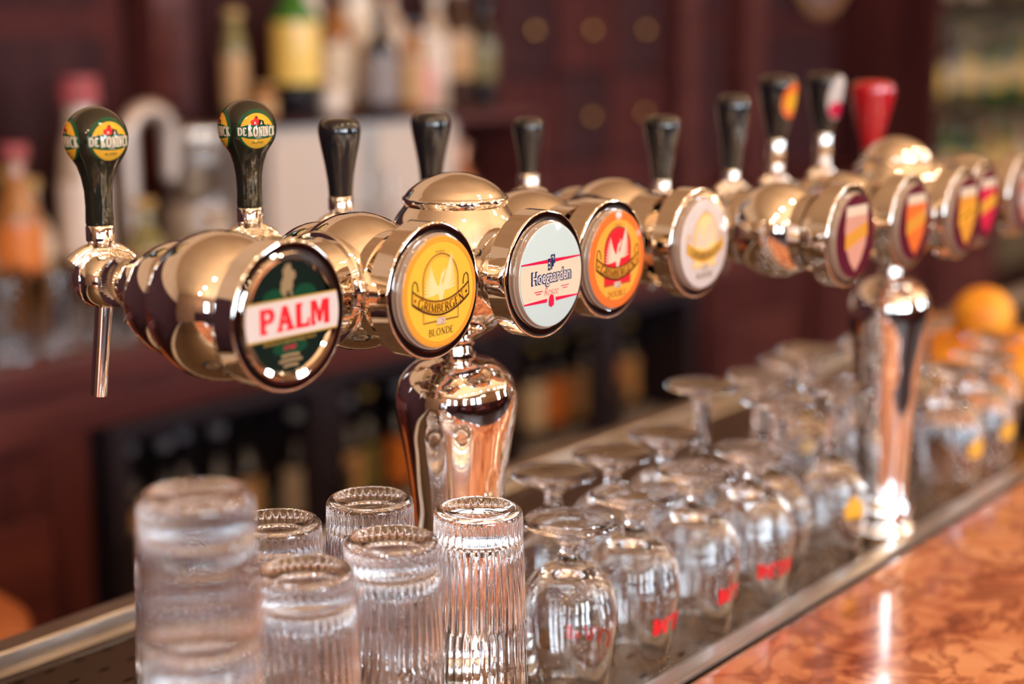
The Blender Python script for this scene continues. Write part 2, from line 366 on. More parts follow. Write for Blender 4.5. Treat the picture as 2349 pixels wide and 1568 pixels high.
# ------------------------------------------------------------ medallions (their faces look towards the customers, -y)
def medallion(root, x, y, w, Ro, kind, back=.05):
    """chrome housing with a lens; local coordinates of the tower"""
    M_ = T(x, y, w) @ AXY          # lathe height h -> -y
    b = B(); Rl = Ro*.845
    lathe(b, [(Ro*.70,-back), (Ro*.72,-.022), (Ro*.74,-.0185), (Ro*.75,-.0178), (Ro*.96,-.0170), (Ro*.975,-.0169), (Ro-.0004,-.0165), (Ro,-.0160), (Ro,-.0150), (Ro,-.0018), (Ro,-.0010), (Ro-.0004,-.0003), (Ro-.0011,0), (Ro-.0018,.00001), (Rl+.0012,0), (Rl+.0006,-.0001), (Rl+.0004,-.0006), (Rl+.0004,-.002), (0,-.002)], 128, M_)
    h = obj('medallion_housing', b, CH, root)
    if kind == 'palm':
        b = B(); lathe(b, [(Rl,.0004),(Rl*.985,.0018),(Rl*.90,.0010),(Rl*.86,-.0012)], 128, M_); obj('bezel_ring', b, CH, h)
        v = y+.0010; k = Rl*.875
        f = Art().disc(0,0,1,128); flat('label_disc', f, DGREEN, h, v, k, x, w)
        a = Art().disc(-.35,.28,.30,40,.24).disc(.38,.30,.30,40,.24).disc(0,-.55,.42,40,.14); 
        g = MATS.get('ink_palm_green') or ink('palm_green', (.008,.05,.022)); flat('green_glow', a, g, h, v-.0001, k, x, w)
        a = Art().poly(band(1.13,-.345,.345)); flat('gold_band', a, GOLD, h, v-.0030, k, x, w)
        a = Art().poly(band(1.125,-.315,.315)); flat('white_band', a, WHITE, h, v-.0031, k, x, w)
        a = Art()
        for (x0, gl) in PALMG:
            for pl in gl: a.poly([(x0+px, py) for px, py in pl])
        flat('lettering', a, RED, h, v-.0032, k, x, w)
        a = Art().text('BRABANTS BROUWERIJ PALM', 0, -.43, .06, 1.25); flat('small_lettering', a, GOLD, h, v-.0002, k, x, w)
        a = Art().text('1747', 0, -.55, .08, .3, bold=.02); flat('year_lettering', a, CRIM, h, v-.0002, k, x, w)
        a = Art()
        for j, q in enumerate((.22,.28,.18)): a.strip([(-q,-.70-.09*j),(0,-.685-.09*j),(q,-.70-.09*j)], .055)
        # draught horse with brewer
        a.poly([(-.12,.36),(-.20,.45),(-.18,.62),(-.12,.72),(-.14,.82),(-.05,.93),(.05,.93),(.08,.82),(.16,.78),(.17,.68),(.10,.62),(.10,.52),(.07,.47),(.09,.36),(.03,.36),(.02,.45),(-.05,.45),(-.06,.36)])
        flat('horse_emblem', a, TAN, h, v-.0002, k, x, w)
        return h
    # proud lens: edge, then face
    b = B(); lathe(b, [(Rl,-.001),(Rl,.0010),(Rl*.972,.0012),(Rl*.968,.0034),(Rl*.958,.0040),(Rl*.945,.0041)], 128, M_)
    obj('lens', b, LENS, h)
    v = y-.0042; k = Rl*.945
    def put(nm, art, m, layer): return flat(nm, art, m, h, v-.00007*layer, k, x, w)
    if kind == 'rosee':
        b = B(); lathe(b, [(Rl*.958,.0036),(Rl*.955,.0041),(Rl*.942,.0044),(Rl*.930,.0045),(0,.0045)], 128, M_); obj('label_disc', b, PALE, h)
        v = y-.0046
        put('cream_band', Art().poly(band(.985,-.485,.25)), CREAM, 1)
        for sg in (-1, 1):
            put('red_stripe', Art().poly([(.955*sg,.272),(.0,.240),(.0,.318),(.955*sg,.300)]), CRIM, 2)
            put('red_stripe', Art().poly([(.875*sg,-.50),(.15*sg,-.52),(.13*sg,-.445),(.875*sg,-.47)]), CRIM, 2)
        a = Art().disc(0,-.50,.085,24,.05).disc(0,-.43,.07,20,.05)
        for j in range(3): a.disc(-.05,-.47-.05*j,.035,12).disc(.05,-.47-.05*j,.035,12).disc(0,-.48-.055*j,.04,12)
        put('hop_emblem', a, CRIM, 3)
        a = Art().poly([(-.02,.20),(-.02,.40),(.11,.40),(.11,.22),(.07,.22),(.07,.16),(.02,.16),(.02,.11),(-.02,.11)]).poly([(-.12,.10),(-.12,.33),(-.035,.33),(-.035,.10)])
        put('tower_emblem', a, NAVY, 3)
        a = Art().strip(arc(.035,.33,.03,.035,180,-60,8), .018)
        for j in range(2): a.poly([(-.10,.14+.08*j),(-.10,.18+.08*j),(-.06,.18+.08*j),(-.06,.14+.08*j)])
        put('emblem_detail', a, CREAM, 4)
        put('lettering_outline', Art().text('Hoegaarden', 0, -.005, .235, 1.30, bold=.075), NAVY, 4)
        put('lettering', Art().text('Hoegaarden', 0, -.005, .235, 1.22, bold=.012), WHITE, 5)
        put('script_lettering', Art().text('Rosée', 0, -.30, .17, .46, bold=-.022, shear=.35), CRIM, 4)
        a = Art()
        for j, (wd) in enumerate((.26,.15)): a.strip([(-.42-wd/2,-.28-.045*j),(-.42+wd/2,-.28-.045*j)], .018).strip([(.44-wd/2,-.25-.045*j),(.44+wd/2,-.25-.045*j)], .016)
        put('fine_print', a, CRIM, 4)
        return h
    if kind in ('blonde', 'double', 'blanche'):
        c0, c1, arch, ban, out, ph, word = {
            'blonde': (YELL, YEL, ORGL, AMB, DARK, PEACH, 'BLONDE'),
            'double': (ORGL, ORG, RED, YEL, DARK, CREAM, 'DOUBLE'),
            'blanche': (WHITE, WHITE, PEACH, GOLD, AMB, CREAM, 'BLANCHE')}[kind]
        b = B(); lathe(b, [(Rl*.958,.0036),(Rl*.955,.0041),(Rl*.942,.0044),(Rl*.930,.0045),(0,.0045)], 128, M_); obj('label_disc', b, c1, h)
        v = y-.0046
        if kind == 'double': put('label_centre', Art().disc(0,0,.84,90), c0, 1)
        if kind == 'blonde': put('label_centre', Art().disc(0,0,.90,90), c0, 1); put('border_line', Art().ring(0,0,.935,.012), AMB, 1)
        ap = [(-.48,-.52)] + arc(0,.20,.48,.49,180,0,28) + [(.48,-.52)]
        arch_m = arch if kind != 'blonde' else (MATS.get('ink_honey') or ink('honey', (.90,.46,.05)))
        put('arch_panel', Art().poly(ap), arch_m, 2)
        put('arch_outline', Art().strip(ap, .026, True).strip([(p[0]*.92, p[1]*.95-.01) for p in ap], .007, True), BROWN if kind != 'blanche' else AMB, 3)
        phm = phoenix(ph, h, v-.00007*4, k); phm.location = (x, 0, w)
        f = lambda X: -.285+.43*X*X
        X = [-.78+1.56*i/40 for i in range(41)]
        top = [(q*.985, f(q)+.125) for q in X]; bot = [(q, f(q)-.125+.02*(abs(q)/.78)) for q in X]
        put('banner', Art().poly(top+bot[::-1]), ban, 5)
        a = Art().strip(top, .026).strip(bot, .034).strip([top[0], bot[0]], .026).strip([top[-1], bot[-1]], .026)
        a.strip([(q[0], q[1]-.028) for q in top[1:-1]], .007).strip([(q[0], q[1]+.032) for q in bot[1:-1]], .007)
        for sg in (-1, 1):   # curled ends
            e0 = top[0] if sg < 0 else top[-1]
            a.strip([(e0[0], e0[1]), (e0[0]-.01*sg, e0[1]+.12), (e0[0]-.06*sg, e0[1]+.17), (e0[0]-.12*sg, e0[1]+.13), (e0[0]-.145*sg, e0[1]+.04), (e0[0]-.15*sg, e0[1]-.03)], .024)
            cx_ = .70*sg; cy_ = f(.70)+0; a.strip([(cx_-.03,cy_),(cx_+.03,cy_)], .022).strip([(cx_,cy_-.035),(cx_,cy_+.035)], .022)
        put('banner_outline', a, out, 6)
        wf = lambda X_, Y_: (X_*.985 - Y_*(.86*X_)*.75, f(X_)+Y_)
        lt = DARK if kind != 'blanche' else BROWN
        put('lettering', Art().caps('GRIMBERGEN', 0, 0, .155, 1.24, .19, .07, .10, warp=wf, gap=.2), lt, 7)
        put('year_plate', Art().poly([(-.12,-.585),(.12,-.585),(.12,-.46),(-.12,-.46)]), CREAM, 4)
        put('year_lettering', Art().strip([(-.12,-.585),(.12,-.585),(.12,-.46),(-.12,-.46)], .012, True).text('1128', 0, -.522, .085, .17), BROWN, 5)
        put('style_lettering', Art().caps(word, 0, -.715, .13, .66, .17, .07, .12, gap=.18), DARK if kind != 'blanche' else TAN, 2)
        put('motto_lettering', Art().text('PHOENIX', 0, .735, .045, .25), BROWN if kind != 'blanche' else GOLD, 2)
        return h
    # beer-glass labels of the second tower
    body, band_, = {'ruby': (BROWN, YEL), 'scarlet': (ORG, YEL), 'golden': (YEL, AMB), 'cherry': (CRIM, AMB), 'rose': (PINK, WHITE)}[kind]
    b = B(); lathe(b, [(Rl*.958,.0036),(Rl*.955,.0041),(Rl*.942,.0044),(Rl*.930,.0045),(0,.0045)], 96, M_); obj('label_disc', b, MAR, h)
    v = y-.0046
    gp = [(-.55,.72),(.55,.72),(.60,.2),(.52,-.25),(.28,-.62),(0,-.86),(-.28,-.62),(-.52,-.25),(-.60,.2)]
    put('glass_picture', Art().poly(gp), body if kind != 'ruby' else PINK, 1)
    put('foam_band', Art().poly([(-.56,.50),(.56,.50),(.55,.74),(-.55,.74)]), CREAM, 2)
    put('name_band', Art().poly([(-.57,-.30),(-.58,.05),(.58,.32),(.60,-.02)]), band_, 3)
    put('lettering', Art().strip([(-.38,-.10),(.42,.12)], .06), DARK if kind == 'golden' else GOLD, 4)
    return h
def _g(polys): return polys
# slab letters of the red four-letter word
PALMG = [
 (-.79, [[(0,-.225),(.17,-.225),(.17,-.17),(.13,-.17),(.13,.225),(0,.225)], [(.13,.225),(.13,.14),(.20,.14),(.22,.10),(.22,.06),(.20,.03),(.13,.03),(.13,-.05),(.24,-.05),(.31,-.02),(.35,.05),(.35,.13),(.30,.20),(.23,.225)]]),
 (-.40, [[(0,-.225),(.16,-.225),(.16,-.17),(.13,-.17),(.24,.225),(.14,.225),(.03,-.17),(0,-.17)], [(.14,.225),(.26,.225),(.40,-.17),(.43,-.17),(.43,-.225),(.22,-.225),(.22,-.17),(.26,-.17)], [(.12,-.10),(.28,-.10),(.26,-.02),(.14,-.02)]]),
 (.06, [[(0,-.225),(.14,-.225),(.14,.17),(.17,.17),(.17,.225),(0,.225)], [(.14,-.225),(.34,-.225),(.34,-.06),(.29,-.06),(.27,-.15),(.14,-.15)]]),
 (.43, [[(0,-.225),(.12,-.225),(.12,-.17),(.10,-.17),(.10,.225),(0,.225)], [(.06,.225),(.14,.225),(.215,.02),(.215,-.18),(.17,-.18)], [(.215,-.18),(.215,.02),(.29,.225),(.37,.225),(.26,-.18)], [(.32,-.225),(.46,-.225),(.46,.225),(.32,.225)]]),
]

# ------------------------------------------------------------ taps
def tap(root, x, y, w, r=.019, handle='black', k=1.0, shank_to=None, labels=(258, 158, 48)):
    """a ball tap; y = centre of the ball, shank runs towards -y to the tower; one part with sub-parts"""
    b = B()
    lathe(b, arcprof(r, -90, 90, 24), 48, T(x, y, w) @ Matrix.Rotation(rad(90), 4, 'Y') @ Matrix.Rotation(rad(12), 4, 'X'))
    M_ = T(x, y, w) @ AXY         # h>0 -> towards -y
    lathe(b, [(.0, .010*k), (.0125*k,.014*k), (.0125*k,.0165*k)] , 32, M_)
    s_end = shank_to
    lathe(b, [(.0090*k,.028*k),(.0090*k,s_end-.006),(.0150*k,s_end-.006),(.0165*k,s_end-.004),(.0165*k,s_end+.006)], 48, M_)
    ball = obj('beer_tap', b, CH, root)
    # knurled collar
    b = B()
    rf = lambda t, rr, h: rr*(1+.03*(1 if int(t/(2*PI)*120+.5) % 2 else -1))
    lathe(b, [(.0060*k,.0110*k),(.0135*k,.0125*k),(.0152*k,.0145*k),(.0152*k,.0265*k),(.0135*k,.0285*k),(.0060*k,.0285*k)], 120, M_, rf)
    obj('knurled_collar', b, CH, ball)
    # hinged cap on the side with its seam and screw
    b = B(); Mc = T(x, y, w) @ Matrix.Rotation(rad(-62), 4, 'Z') @ Matrix.Rotation(rad(-90), 4, 'Y')
    lathe(b, [(r*.90, r*.44),(r*.92,r*.455),(r*.91,r*.47)] + [(r*1.015*cos(rad(a)), r*1.015*sin(rad(a))) for a in range(30, 90, 6)] + [(.0032,r*1.016),(.0030,r*1.03),(.0020,r*1.03),(.0018,r*1.0),(0,r*1.0)], 48, Mc)
    obj('side_cap', b, CH, ball)
    # yoke over the ball and ferrule
    b = B()
    pts = [(x+ (r*1.17)*sin(rad(a)), y - .35*(r*1.17)*sin(rad(a)), w+(r*1.13)*cos(rad(a))) for a in range(-56, 57, 8)]
    tube(b, pts, [(.0034+.0010*abs(i-7)/7)*k for i in range(len(pts))], 14)
    fz = w+r*1.12
    fer = [(0,0),(.0070*k,0),(.0080*k,.003*k),(.0092*k,.0045*k),(.0092*k,.0130*k),(.0086*k,.0140*k),(0,.0140*k)] if handle not in ('fan_orange','fan_red') else [(0,0),(.0080*k,0),(.0092*k,.004),(.0096*k,.010),(.0085*k,.012),(.0098*k,.014),(.0098*k,.034),(.009*k,.0355),(0,.0355)]
    lathe(b, fer, 40, T(x, y, fz)); obj('yoke', b, CH, ball)
    # spout
    b = B(); a_ = rad(7)
    q0 = Vector((x, y, w-r*.9)); d = Vector((-sin(a_)*.3, sin(a_), -cos(a_)))
    e = q0+d*.060*k
    tube(b, [q0, e, e, q0+d*.02*k], [.0057*k,.0055*k,.0047*k,.0045*k], 32, caps=False); obj('spout', b, CH, ball)
    b = B(); tube(b, [(x+.003, y-.026*k, w-.010*k), (x+.001, y-.024*k, w-.022*k), (x, y-.023*k, w-.026*k)], [.0032*k,.0032*k,.0026*k], 12); obj('drain_stub', b, CH, ball)
    hz = fz + fer[-1][1]
    # handle
    b = B(); ht = {}
    if handle == 'koninck':
        Rb = .0200; H = .0745
        prof = [(0,0),(.0086,0),(.0090,.002),(.0086,.012),(.0090,.022),(.0104,.030),(.0130,.037)]
        th0 = -38; prof += [(Rb*cos(rad(a)), H-Rb+Rb*sin(rad(a))) for a in range(th0, 90, 4)] + [(0, H)]
        prof = prof[:6] + [(.0128,.0375)] + prof[7:]
        lathe(b, prof, 72, T(x, y, hz)); hd = obj('handle', b, DKG, ball)
        C = Vector((x, y, hz+H-Rb))
        for az in labels:
            a0 = rad(az)
            def sph(lift):
                def fn(X, Y):
                    lo = X/Rb; la = Y/Rb
                    n = Vector((cos(la)*cos(a0+lo), cos(la)*sin(a0+lo), sin(la)))
                    return C+n*(Rb+lift), n
                return fn
            K = .0142
            def S(art): 
                for q in art.bm.verts: q.co.x *= K; q.co.y *= K
                return art
            d0 = conform('label_disc', S(Art().disc(0,0,1.06,48)), GREEN, ball, sph(.00008), .004)
            conform('label_disc', S(Art().disc(0,-.08,.90,48)), AMB, ball, sph(.00016), .004)
            conform('label_ribbon', S(Art().poly([(-1.06,-.30),(-1.1,.10),(-.5,.24),(0,.28),(.5,.24),(1.1,.10),(1.06,-.30),(.5,-.42),(0,-.46),(-.5,-.42)])), GREEN, ball, sph(.00024), .003)
            conform('lettering', S(Art().caps('DE', -.80, -.08, .36, .38, .22, .13, .04, gap=.28).caps('KONINCK', .25, -.08, .44, 1.46, .21, .11, .03, gap=.30)), CREAM, ball, sph(.00034), .003)
            conform('emblem', S(Art().poly([(-.34,.22),(-.38,.42),(-.2,.5),(-.12,.66),(.0,.66),(.04,.5),(.0,.24)])), RED, ball, sph(.00034), .003)
            conform('emblem_detail', S(Art().poly([(.0,.24),(.06,.5),(.3,.42),(.32,.22)]).disc(-.05,.6,.05,10)), DGREEN, ball, sph(.00040), .003)
            conform('emblem_detail', S(Art().poly([(-.22,.26),(-.18,.40),(-.10,.30)]).poly([(.08,.24),(.18,.42),(.2,.26)])), CREAM, ball, sph(.00044), .003)
            conform('small_lettering', S(Art().text('1833', 0, -.37, .09, .26)), CREAM, ball, sph(.00040), .003)
            conform('small_lettering', S(Art().text('BLOND', 0, -.62, .12, .62)), GREEN, ball, sph(.00034), .003)
    elif handle in ('black', 'black_small', 'black_lean', 'black_tall'):
        q = {'black': (1.17,1), 'black_small': (.98,.83), 'black_lean': (1.36,1.10), 'black_tall': (1.36,1.38)}[handle]
        prof = smoothprof([(.0074,0),(.0080,.010),(.0098,.024),(.0125,.040),(.0134,.047)], 4) + [(.0133,.0505),(.0122,.0540),(.0100,.0562),(.0066,.0572),(0,.0575)]
        lathe(b, [(0,0)] + [(r_*q[0]*k, h_*q[1]*k) for r_, h_ in prof], 56, T(x, y, hz)); hd = obj('handle', b, BLK, ball)
    elif handle in ('fan_orange', 'fan_red'):
        prof = smoothprof([(.0090,0),(.0115,.012),(.0155,.028),(.0180,.043),(.0186,.051)], 4) + [(.0178,.0555),(.0140,.0590),(0,.0605)]
        lathe(b, [(0,0)]+prof, 56, T(x, y, hz)); hd = obj('handle', b, BLK, ball)
        a0 = rad(262 if handle == 'fan_orange' else 256)
        def cone(lift):
            def fn(X, Y):
                hh = Y+.036; rr = .0098+(.0186-.0098)*min(1, max(0, hh/.051))**.8
                n = Vector((cos(a0+X/rr), sin(a0+X/rr), -.12)); return Vector((x+cos(a0+X/rr)*(rr+lift), y+sin(a0+X/rr)*(rr+lift), hz+hh)), n
            return fn
        big = 1.0 if handle == 'fan_orange' else 1.3
        conform('sticker', Art().disc(0,0,.0115,40,.0165*big), ORG if handle == 'fan_orange' else WHITE, ball, cone(.0010), .004)
        conform('sticker_mark', Art().disc(0,-.001,.0080,30,.009) if handle == 'fan_orange' else Art().disc(0,-.012,.0085,30,.008), AMB if handle == 'fan_orange' else CRIM, ball, cone(.0013), .004)
    elif handle == 'red':
        prof = smoothprof([(.0085,0),(.0120,.014),(.0190,.040),(.0225,.056),(.0230,.062)], 4) + [(.0222,.0675),(.0170,.0715),(0,.073)]
        lathe(b, [(0,0)]+prof, 56, T(x, y, hz)); hd = obj('handle', b, REDP, ball, label='glossy red tulip-shaped handle')
    return ball

# ------------------------------------------------------------ towers
def tower(name, label, cx, cy, meds, tops, handles, k=1.0, capx=1.0, Yh=None, tapy=.10, wz=.316, group=None):
    root = thing(name, label, 'beer tower', (cx, cy, TRAY), group=group)
    b = B()
    col = [(0,.0003),(.038,.0003),(.040,.003),(.040,.008),(.0375,.012),(.034,.014),(.0325,.018),(.0345,.023),(.0345,.028),(.031,.034)] + \
        smoothprof([(.0285,.040),(.0280,.060),(.0300,.095),(.0325,.130),(.0345,.155),(.0390,.185),(.0425,.205),(.0437,.218),(.0425,.229),(.0380,.238),(.0280,.2465),(.0160,.250)], 5) + \
        [(.0140,.2505),(.0140,.2530),(.0118,.2540),(.0112,.2580),(.0130,.2595),(.0130,.2610),(.0115,.2625)]
    lathe(b, [(r*k, h) for r, h in col], 128); obj('column', b, CH, root)
    b = B()
    bell = smoothprof([(.0110,.2625),(.0180,.2655),(.0330,.2760),(.0450,.2920),(.0505,.3120),(.0490,.3310),(.0430,.3475),(.0365,.3570)], 6)
    lathe(b, [(r*k, h) for r, h in bell] + [(.0350*k,.3590),(.03*k,.3595)], 128); obj('bell_housing', b, CH, root)
    b = B()
    lathe(b, [(.030*k,.3590),(.0366*k,.3592),(.0372*k,.3600),(.0372*k,.3630),(.0366*k,.3640),(.0358*k,.3644)] + [(r*k, h) for r, h in smoothprof([(.0352,.3650),(.0310,.3698),(.0225,.3755),(.0115,.3795),(.004,.3808),(0,.3810)], 5)], 128)
    obj('dome_lid', b, CH, root)
    # cross tubes and flanges
    xs = [m[0]-cx for m in meds]
    xl, xr = xs[0], xs[-1]
    for (a, c) in ((xl, xs[1]), (xs[1], 0), (0, xs[-2]), (xs[-2], xr)):
        b = B(); lathe(b, [(.0335*k, a), (.0335*k, c)], 64, T(0,0,wz) @ AXX); obj('cross_tube', b, CH, root)
        e = c-.037*k
        if c != 0:
            b = B(); lathe(b, [(.033*k, e-.0030),(.0362*k, e-.0026),(.0370*k, e-.0014),(.0370*k, e+.0010),(.0362*k, e+.0022),(.033*k, e+.003)], 96, T(0,0,wz) @ AXX); obj('tube_flange', b, CH, root)
    for i, (mx, my, kind, Ro) in enumerate(meds):
        x = mx-cx; y = my-cy
        if i != 2:
            b = B()
            rj = .0455*k
            lathe(b, arcprof(rj, -90, 90, 32), 96, T(x, .004, wz) @ AXX)
            obj('junction_bulb', b, CH, root)
            b = B()
            r2 = .0365*k; yb = .038*k
            lathe(b, arcprof(r2, -90, 90, 30, -yb), 96, T(x, 0, wz) @ AXY); lathe(b, [(r2*.98, .020*k), (r2*.97, -y-.03)], 96, T(x, 0, wz) @ AXY); obj('rear_bulb', b, CH, root)
            medallion(root, x, y, wz, Ro, kind, back=.034)
        else:
            b = B(); lathe(b, arcprof(.0300, 60, -55, 20, .040), 96, T(x, 0, wz) @ AXY @ Matrix.Rotation(PI, 4, 'X') @ T(0,0,-.080)); obj('front_stub', b, CH, root)
            medallion(root, x, y, wz, Ro, kind, back=.030)
    for i, (tx, hd, lb) in enumerate(handles):
        x = tx-cx
        yb = .075*k if abs(x) > .03 else .050*k
        st = tapy - yb
        tap(root, x, tapy, wz+.006, .0185*k, hd, k, shank_to=st+.004, labels=lb)
    return root
T1 = tower('beer_tower', 'near chrome beer tower with colourful round badges and two green ball-topped handles', .835, .705,
    [(.622,.650,'palm',.0445), (.740,.642,'blonde',.0440), (.838,.628,'rosee',.0435), (.924,.633,'double',.0430), (1.036,.628,'blanche',.0425)], None,
    [(.617,'koninck',(262,160,50)), (.744,'koninck',(250,151,40)), (.834,'black',()), (.936,'black',()), (1.062,'black_small',())], tapy=.110)
T2 = tower('beer_tower', 'blurred farther chrome beer tower at right with maroon badges and black and red handles', 1.362, .617,
    [(1.148,.556,'ruby',.0415), (1.262,.556,'scarlet',.0405), (1.347,.545,'golden',.0405), (1.432,.560,'cherry',.0405), (1.535,.560,'rose',.0405)], None,
    [(1.137,'black_lean',()), (1.255,'black_tall',()), (1.337,'fan_orange',()), (1.434,'fan_red',()), (1.542,'red',())], k=.86, tapy=.112)

# ------------------------------------------------------------ bar counter, rail, drip tray
def bar():
    X0, X1 = -.6, 3.3
    r = thing('bar_counter', 'bar counter with polished salmon-red veined marble top at lower right', 'bar counter', (0,0,0))
    b = B(); box(b, X0, X1, .27, .566, .985, 1.026, .006); o = obj('marble_top', b, MARBLE, r, smooth=False, label='salmon and dark red veined polished marble slab')
    b = B(); box(b, X0+.04, X1-.04, .33, 1.02, 0.0, .984); obj('counter_body', b, WOODD, r, smooth=False)
    b = B(); box(b, X0, X1, .5705, .5885, 1.004, 1.0285, .004); tag(obj('steel_rail', b, STEEL, smooth=False), 'steel edge rail between red marble top and the glasses', 'rail')
    t = thing('drip_tray', 'long perforated steel drip tray under the taps and glasses', 'tray', (0,0,0))
    b = B()
    pf = [(1.030,.985),(1.030,1.027),(1.0285,1.030),(1.006,1.030),(1.0045,1.0285),(1.003,1.0165),(.985,1.0165),(.9845,.985)]
    n = len(pf); vA = [b.verts.new((X0, y, z)) for y, z in pf]; vB = [b.verts.new((X1, y, z)) for y, z in pf]
    for i in range(n): b.faces.new((vA[i], vA[(i+1)%n], vB[(i+1)%n], vB[i]))
    b.faces.new(vA[::-1]); b.faces.new(vB); recalc(b); obj('tray_rim', b, STEEL, t, smooth=False)
    b = B(); box(b, X0, X1, .590, .9835, .986, 1.0005); obj('tray_pan', b, BLACK, t, smooth=False)
    # perforated plate: each slot is an opening
    b = B(); cx_, cyy = .0270, .0300; hx, hy = .0095, .0030
    zt, zb = 1.0200, 1.0170
    nx, ny = int((2.3-.3)/cx_), int((.982-.592)/cyy)
    gx = [.3]; gy = [.592]
    for i in range(nx):
        a = .3+i*cx_; gx += [a+(cx_-hx)/2, a+(cx_+hx)/2, a+cx_]
    for j in range(ny):
        a = .592+j*cyy; gy += [a+(cyy-hy)/2, a+(cyy+hy)/2, a+cyy]
    V = [[b.verts.new((x, y, zt)) for y in gy] for x in gx]
    for i in range(len(gx)-1):
        for j in range(len(gy)-1):
            hole = (i % 3 == 1 and j % 3 == 1)
            if not hole: b.faces.new((V[i][j], V[i+1][j], V[i+1][j+1], V[i][j+1]))
    for i in range(1, len(gx)-1, 3):
        for j in range(1, len(gy)-1, 3):
            q = [V[i][j], V[i+1][j], V[i+1][j+1], V[i][j+1]]; lo = [b.verts.new((v.co.x, v.co.y, zb)) for v in q]
            for m in range(4): b.faces.new((q[m], lo[m], lo[(m+1)%4], q[(m+1)%4]))
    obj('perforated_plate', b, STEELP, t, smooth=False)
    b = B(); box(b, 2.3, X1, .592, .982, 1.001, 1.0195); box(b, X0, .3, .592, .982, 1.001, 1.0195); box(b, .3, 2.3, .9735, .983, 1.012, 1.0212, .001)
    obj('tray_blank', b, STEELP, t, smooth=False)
bar()
Z0 = TRAY+.0003

# ------------------------------------------------------------ glasses (all stand upside down)
def tumbler_mesh():
    b = B(); H = .170
    def rf(t, r, h):
        u = 0
        if .088 < h < .1665:
            u = min(1, (h-.088)/.008)*min(1, (.1665-h)/.004)
        return r*(1 - .030*u*abs(sin(18*t))**.8)
    rim, base = .0350, .0292
    R_ = lambda h: rim+(base-rim)*h/H
    outer = [(R_(h), h) for h in (0.0006,.03,.06,.085,.088,.0905,.093,.096,.11,.13,.15,.160,.1635,.1650,.1660)]
    prof = [(rim-.0010,0)] + outer + [(base-.0006,.1680),(base-.0022,.1696),(base-.0040,.1700),(base-.0060,.1694),(base-.0085,.1672),(.010,.1655),(0,.1652)]
    inner = [(0,.1480),(.010,.1478),(.020,.1490),(.0238,.1475),(.0258,.1430),(.0266,.135),(R_(.11)-.0022,.11),(R_(.06)-.0020,.06),(rim-.0020,.0006)]
    lathe(b, inner + [(rim-.0010,0)][:0] + prof, 288, AXZ, rf if True else None)
    # join start ring (inner) to first outer ring is continuous through the profile order
    bmesh.ops.remove_doubles(b, verts=b.verts, dist=1e-6)
    recalc(b)
    return b
# the profile above runs: centre of inner base -> inner wall -> rim -> outer wall -> centre of outer base
tm = tumbler_mesh(); tumbler0 = obj('glass_tumbler', tm, GLASS)
tag(tumbler0, 'ribbed upside-down tumbler right in front of the tower column', 'glass', 'ribbed tumblers standing upside down')
def place(o0, first, x, y, label, group, z=0, rz=0):
    o = o0 if first else copy_tree(o0, label, group)
    o.location = (x, y, Z0+z); o.rotation_euler = (0,0,rz); o['label'] = label; o['group'] = group
    return o
GT = 'ribbed tumblers standing upside down'
TUMB = [(.765,.628,0,'ribbed upside-down tumbler right in front of the tower column'),
        (.738,.700,0,'rearmost ribbed upside-down tumbler, just left of the tower column'),
        (.684,.631,0,'ribbed upside-down tumbler between the column tumbler and the low front one'),
        (.610,.632,0,'low front ribbed tumbler directly right of the tall glass stack'),
        (.664,.713,0,'ribbed tumbler half hidden behind the right side of the stacked tumblers'),
        (.502,.597,0,'lower tumbler of the tall blurred stack at the left'),
        (.502,.597,.0790,'upper tumbler topping the tall blurred stack at the left'),
        (.588,.712,0,'ribbed tumbler peeking out left behind the tall stack')]
for i, (x, y, z, lb) in enumerate(TUMB): place(tumbler0, i == 0, x, y, lb, GT, z, .05*i)

def goblet_prof(kind):
    if kind == 'short':
        H = .132
        outer = [(.0290,.0004),(.0318,.020),(.0345,.040),(.0357,.058),(.0345,.073),(.0295,.087),(.0200,.0960),(.0115,.1005),(.0082,.1040),(.0068,.1080),(.0066,.1120),(.0080,.1165),(.0120,.1200),(.0200,.1245),(.0300,.1285)]
        inner = [(0,.0935),(.010,.0922),(.0200,.0900),(.0275,.0825),(.0322,.071),(.0342,.058),(.0330,.040),(.0303,.020),(.0276,.0004)]
    else:
        H = .160
        outer = [(.0270,.0004),(.0290,.025),(.0305,.045),(.0300,.060),(.0260,.076),(.0180,.088),(.0110,.094),(.0082,.100),(.0074,.110),(.0072,.125),(.0074,.138),(.0090,.1470),(.0140,.1510),(.0230,.1540),(.0305,.1566)]
        inner = [(0,.084),(.008,.0828),(.0160,.0785),(.0238,.070),(.0280,.058),(.0290,.045),(.0276,.025),(.0256,.0004)]
    top = [(.0332,H-.0028),(.0338,H-.0016),(.0334,H-.0004),(.0322,H),(.0295,H-.0010),(.0180,H-.0036),(.008,H-.0048),(0,H-.005)]
    return H, smoothprof(outer, 4), smoothprof(inner, 4), top
def goblet(kind):
    H, outer, inner, top = goblet_prof(kind)
    b = B(); lathe(b, inner + [((inner[-1][0]+outer[0][0])/2, 0)] + outer + top, 80); recalc(b)
    return b, outer
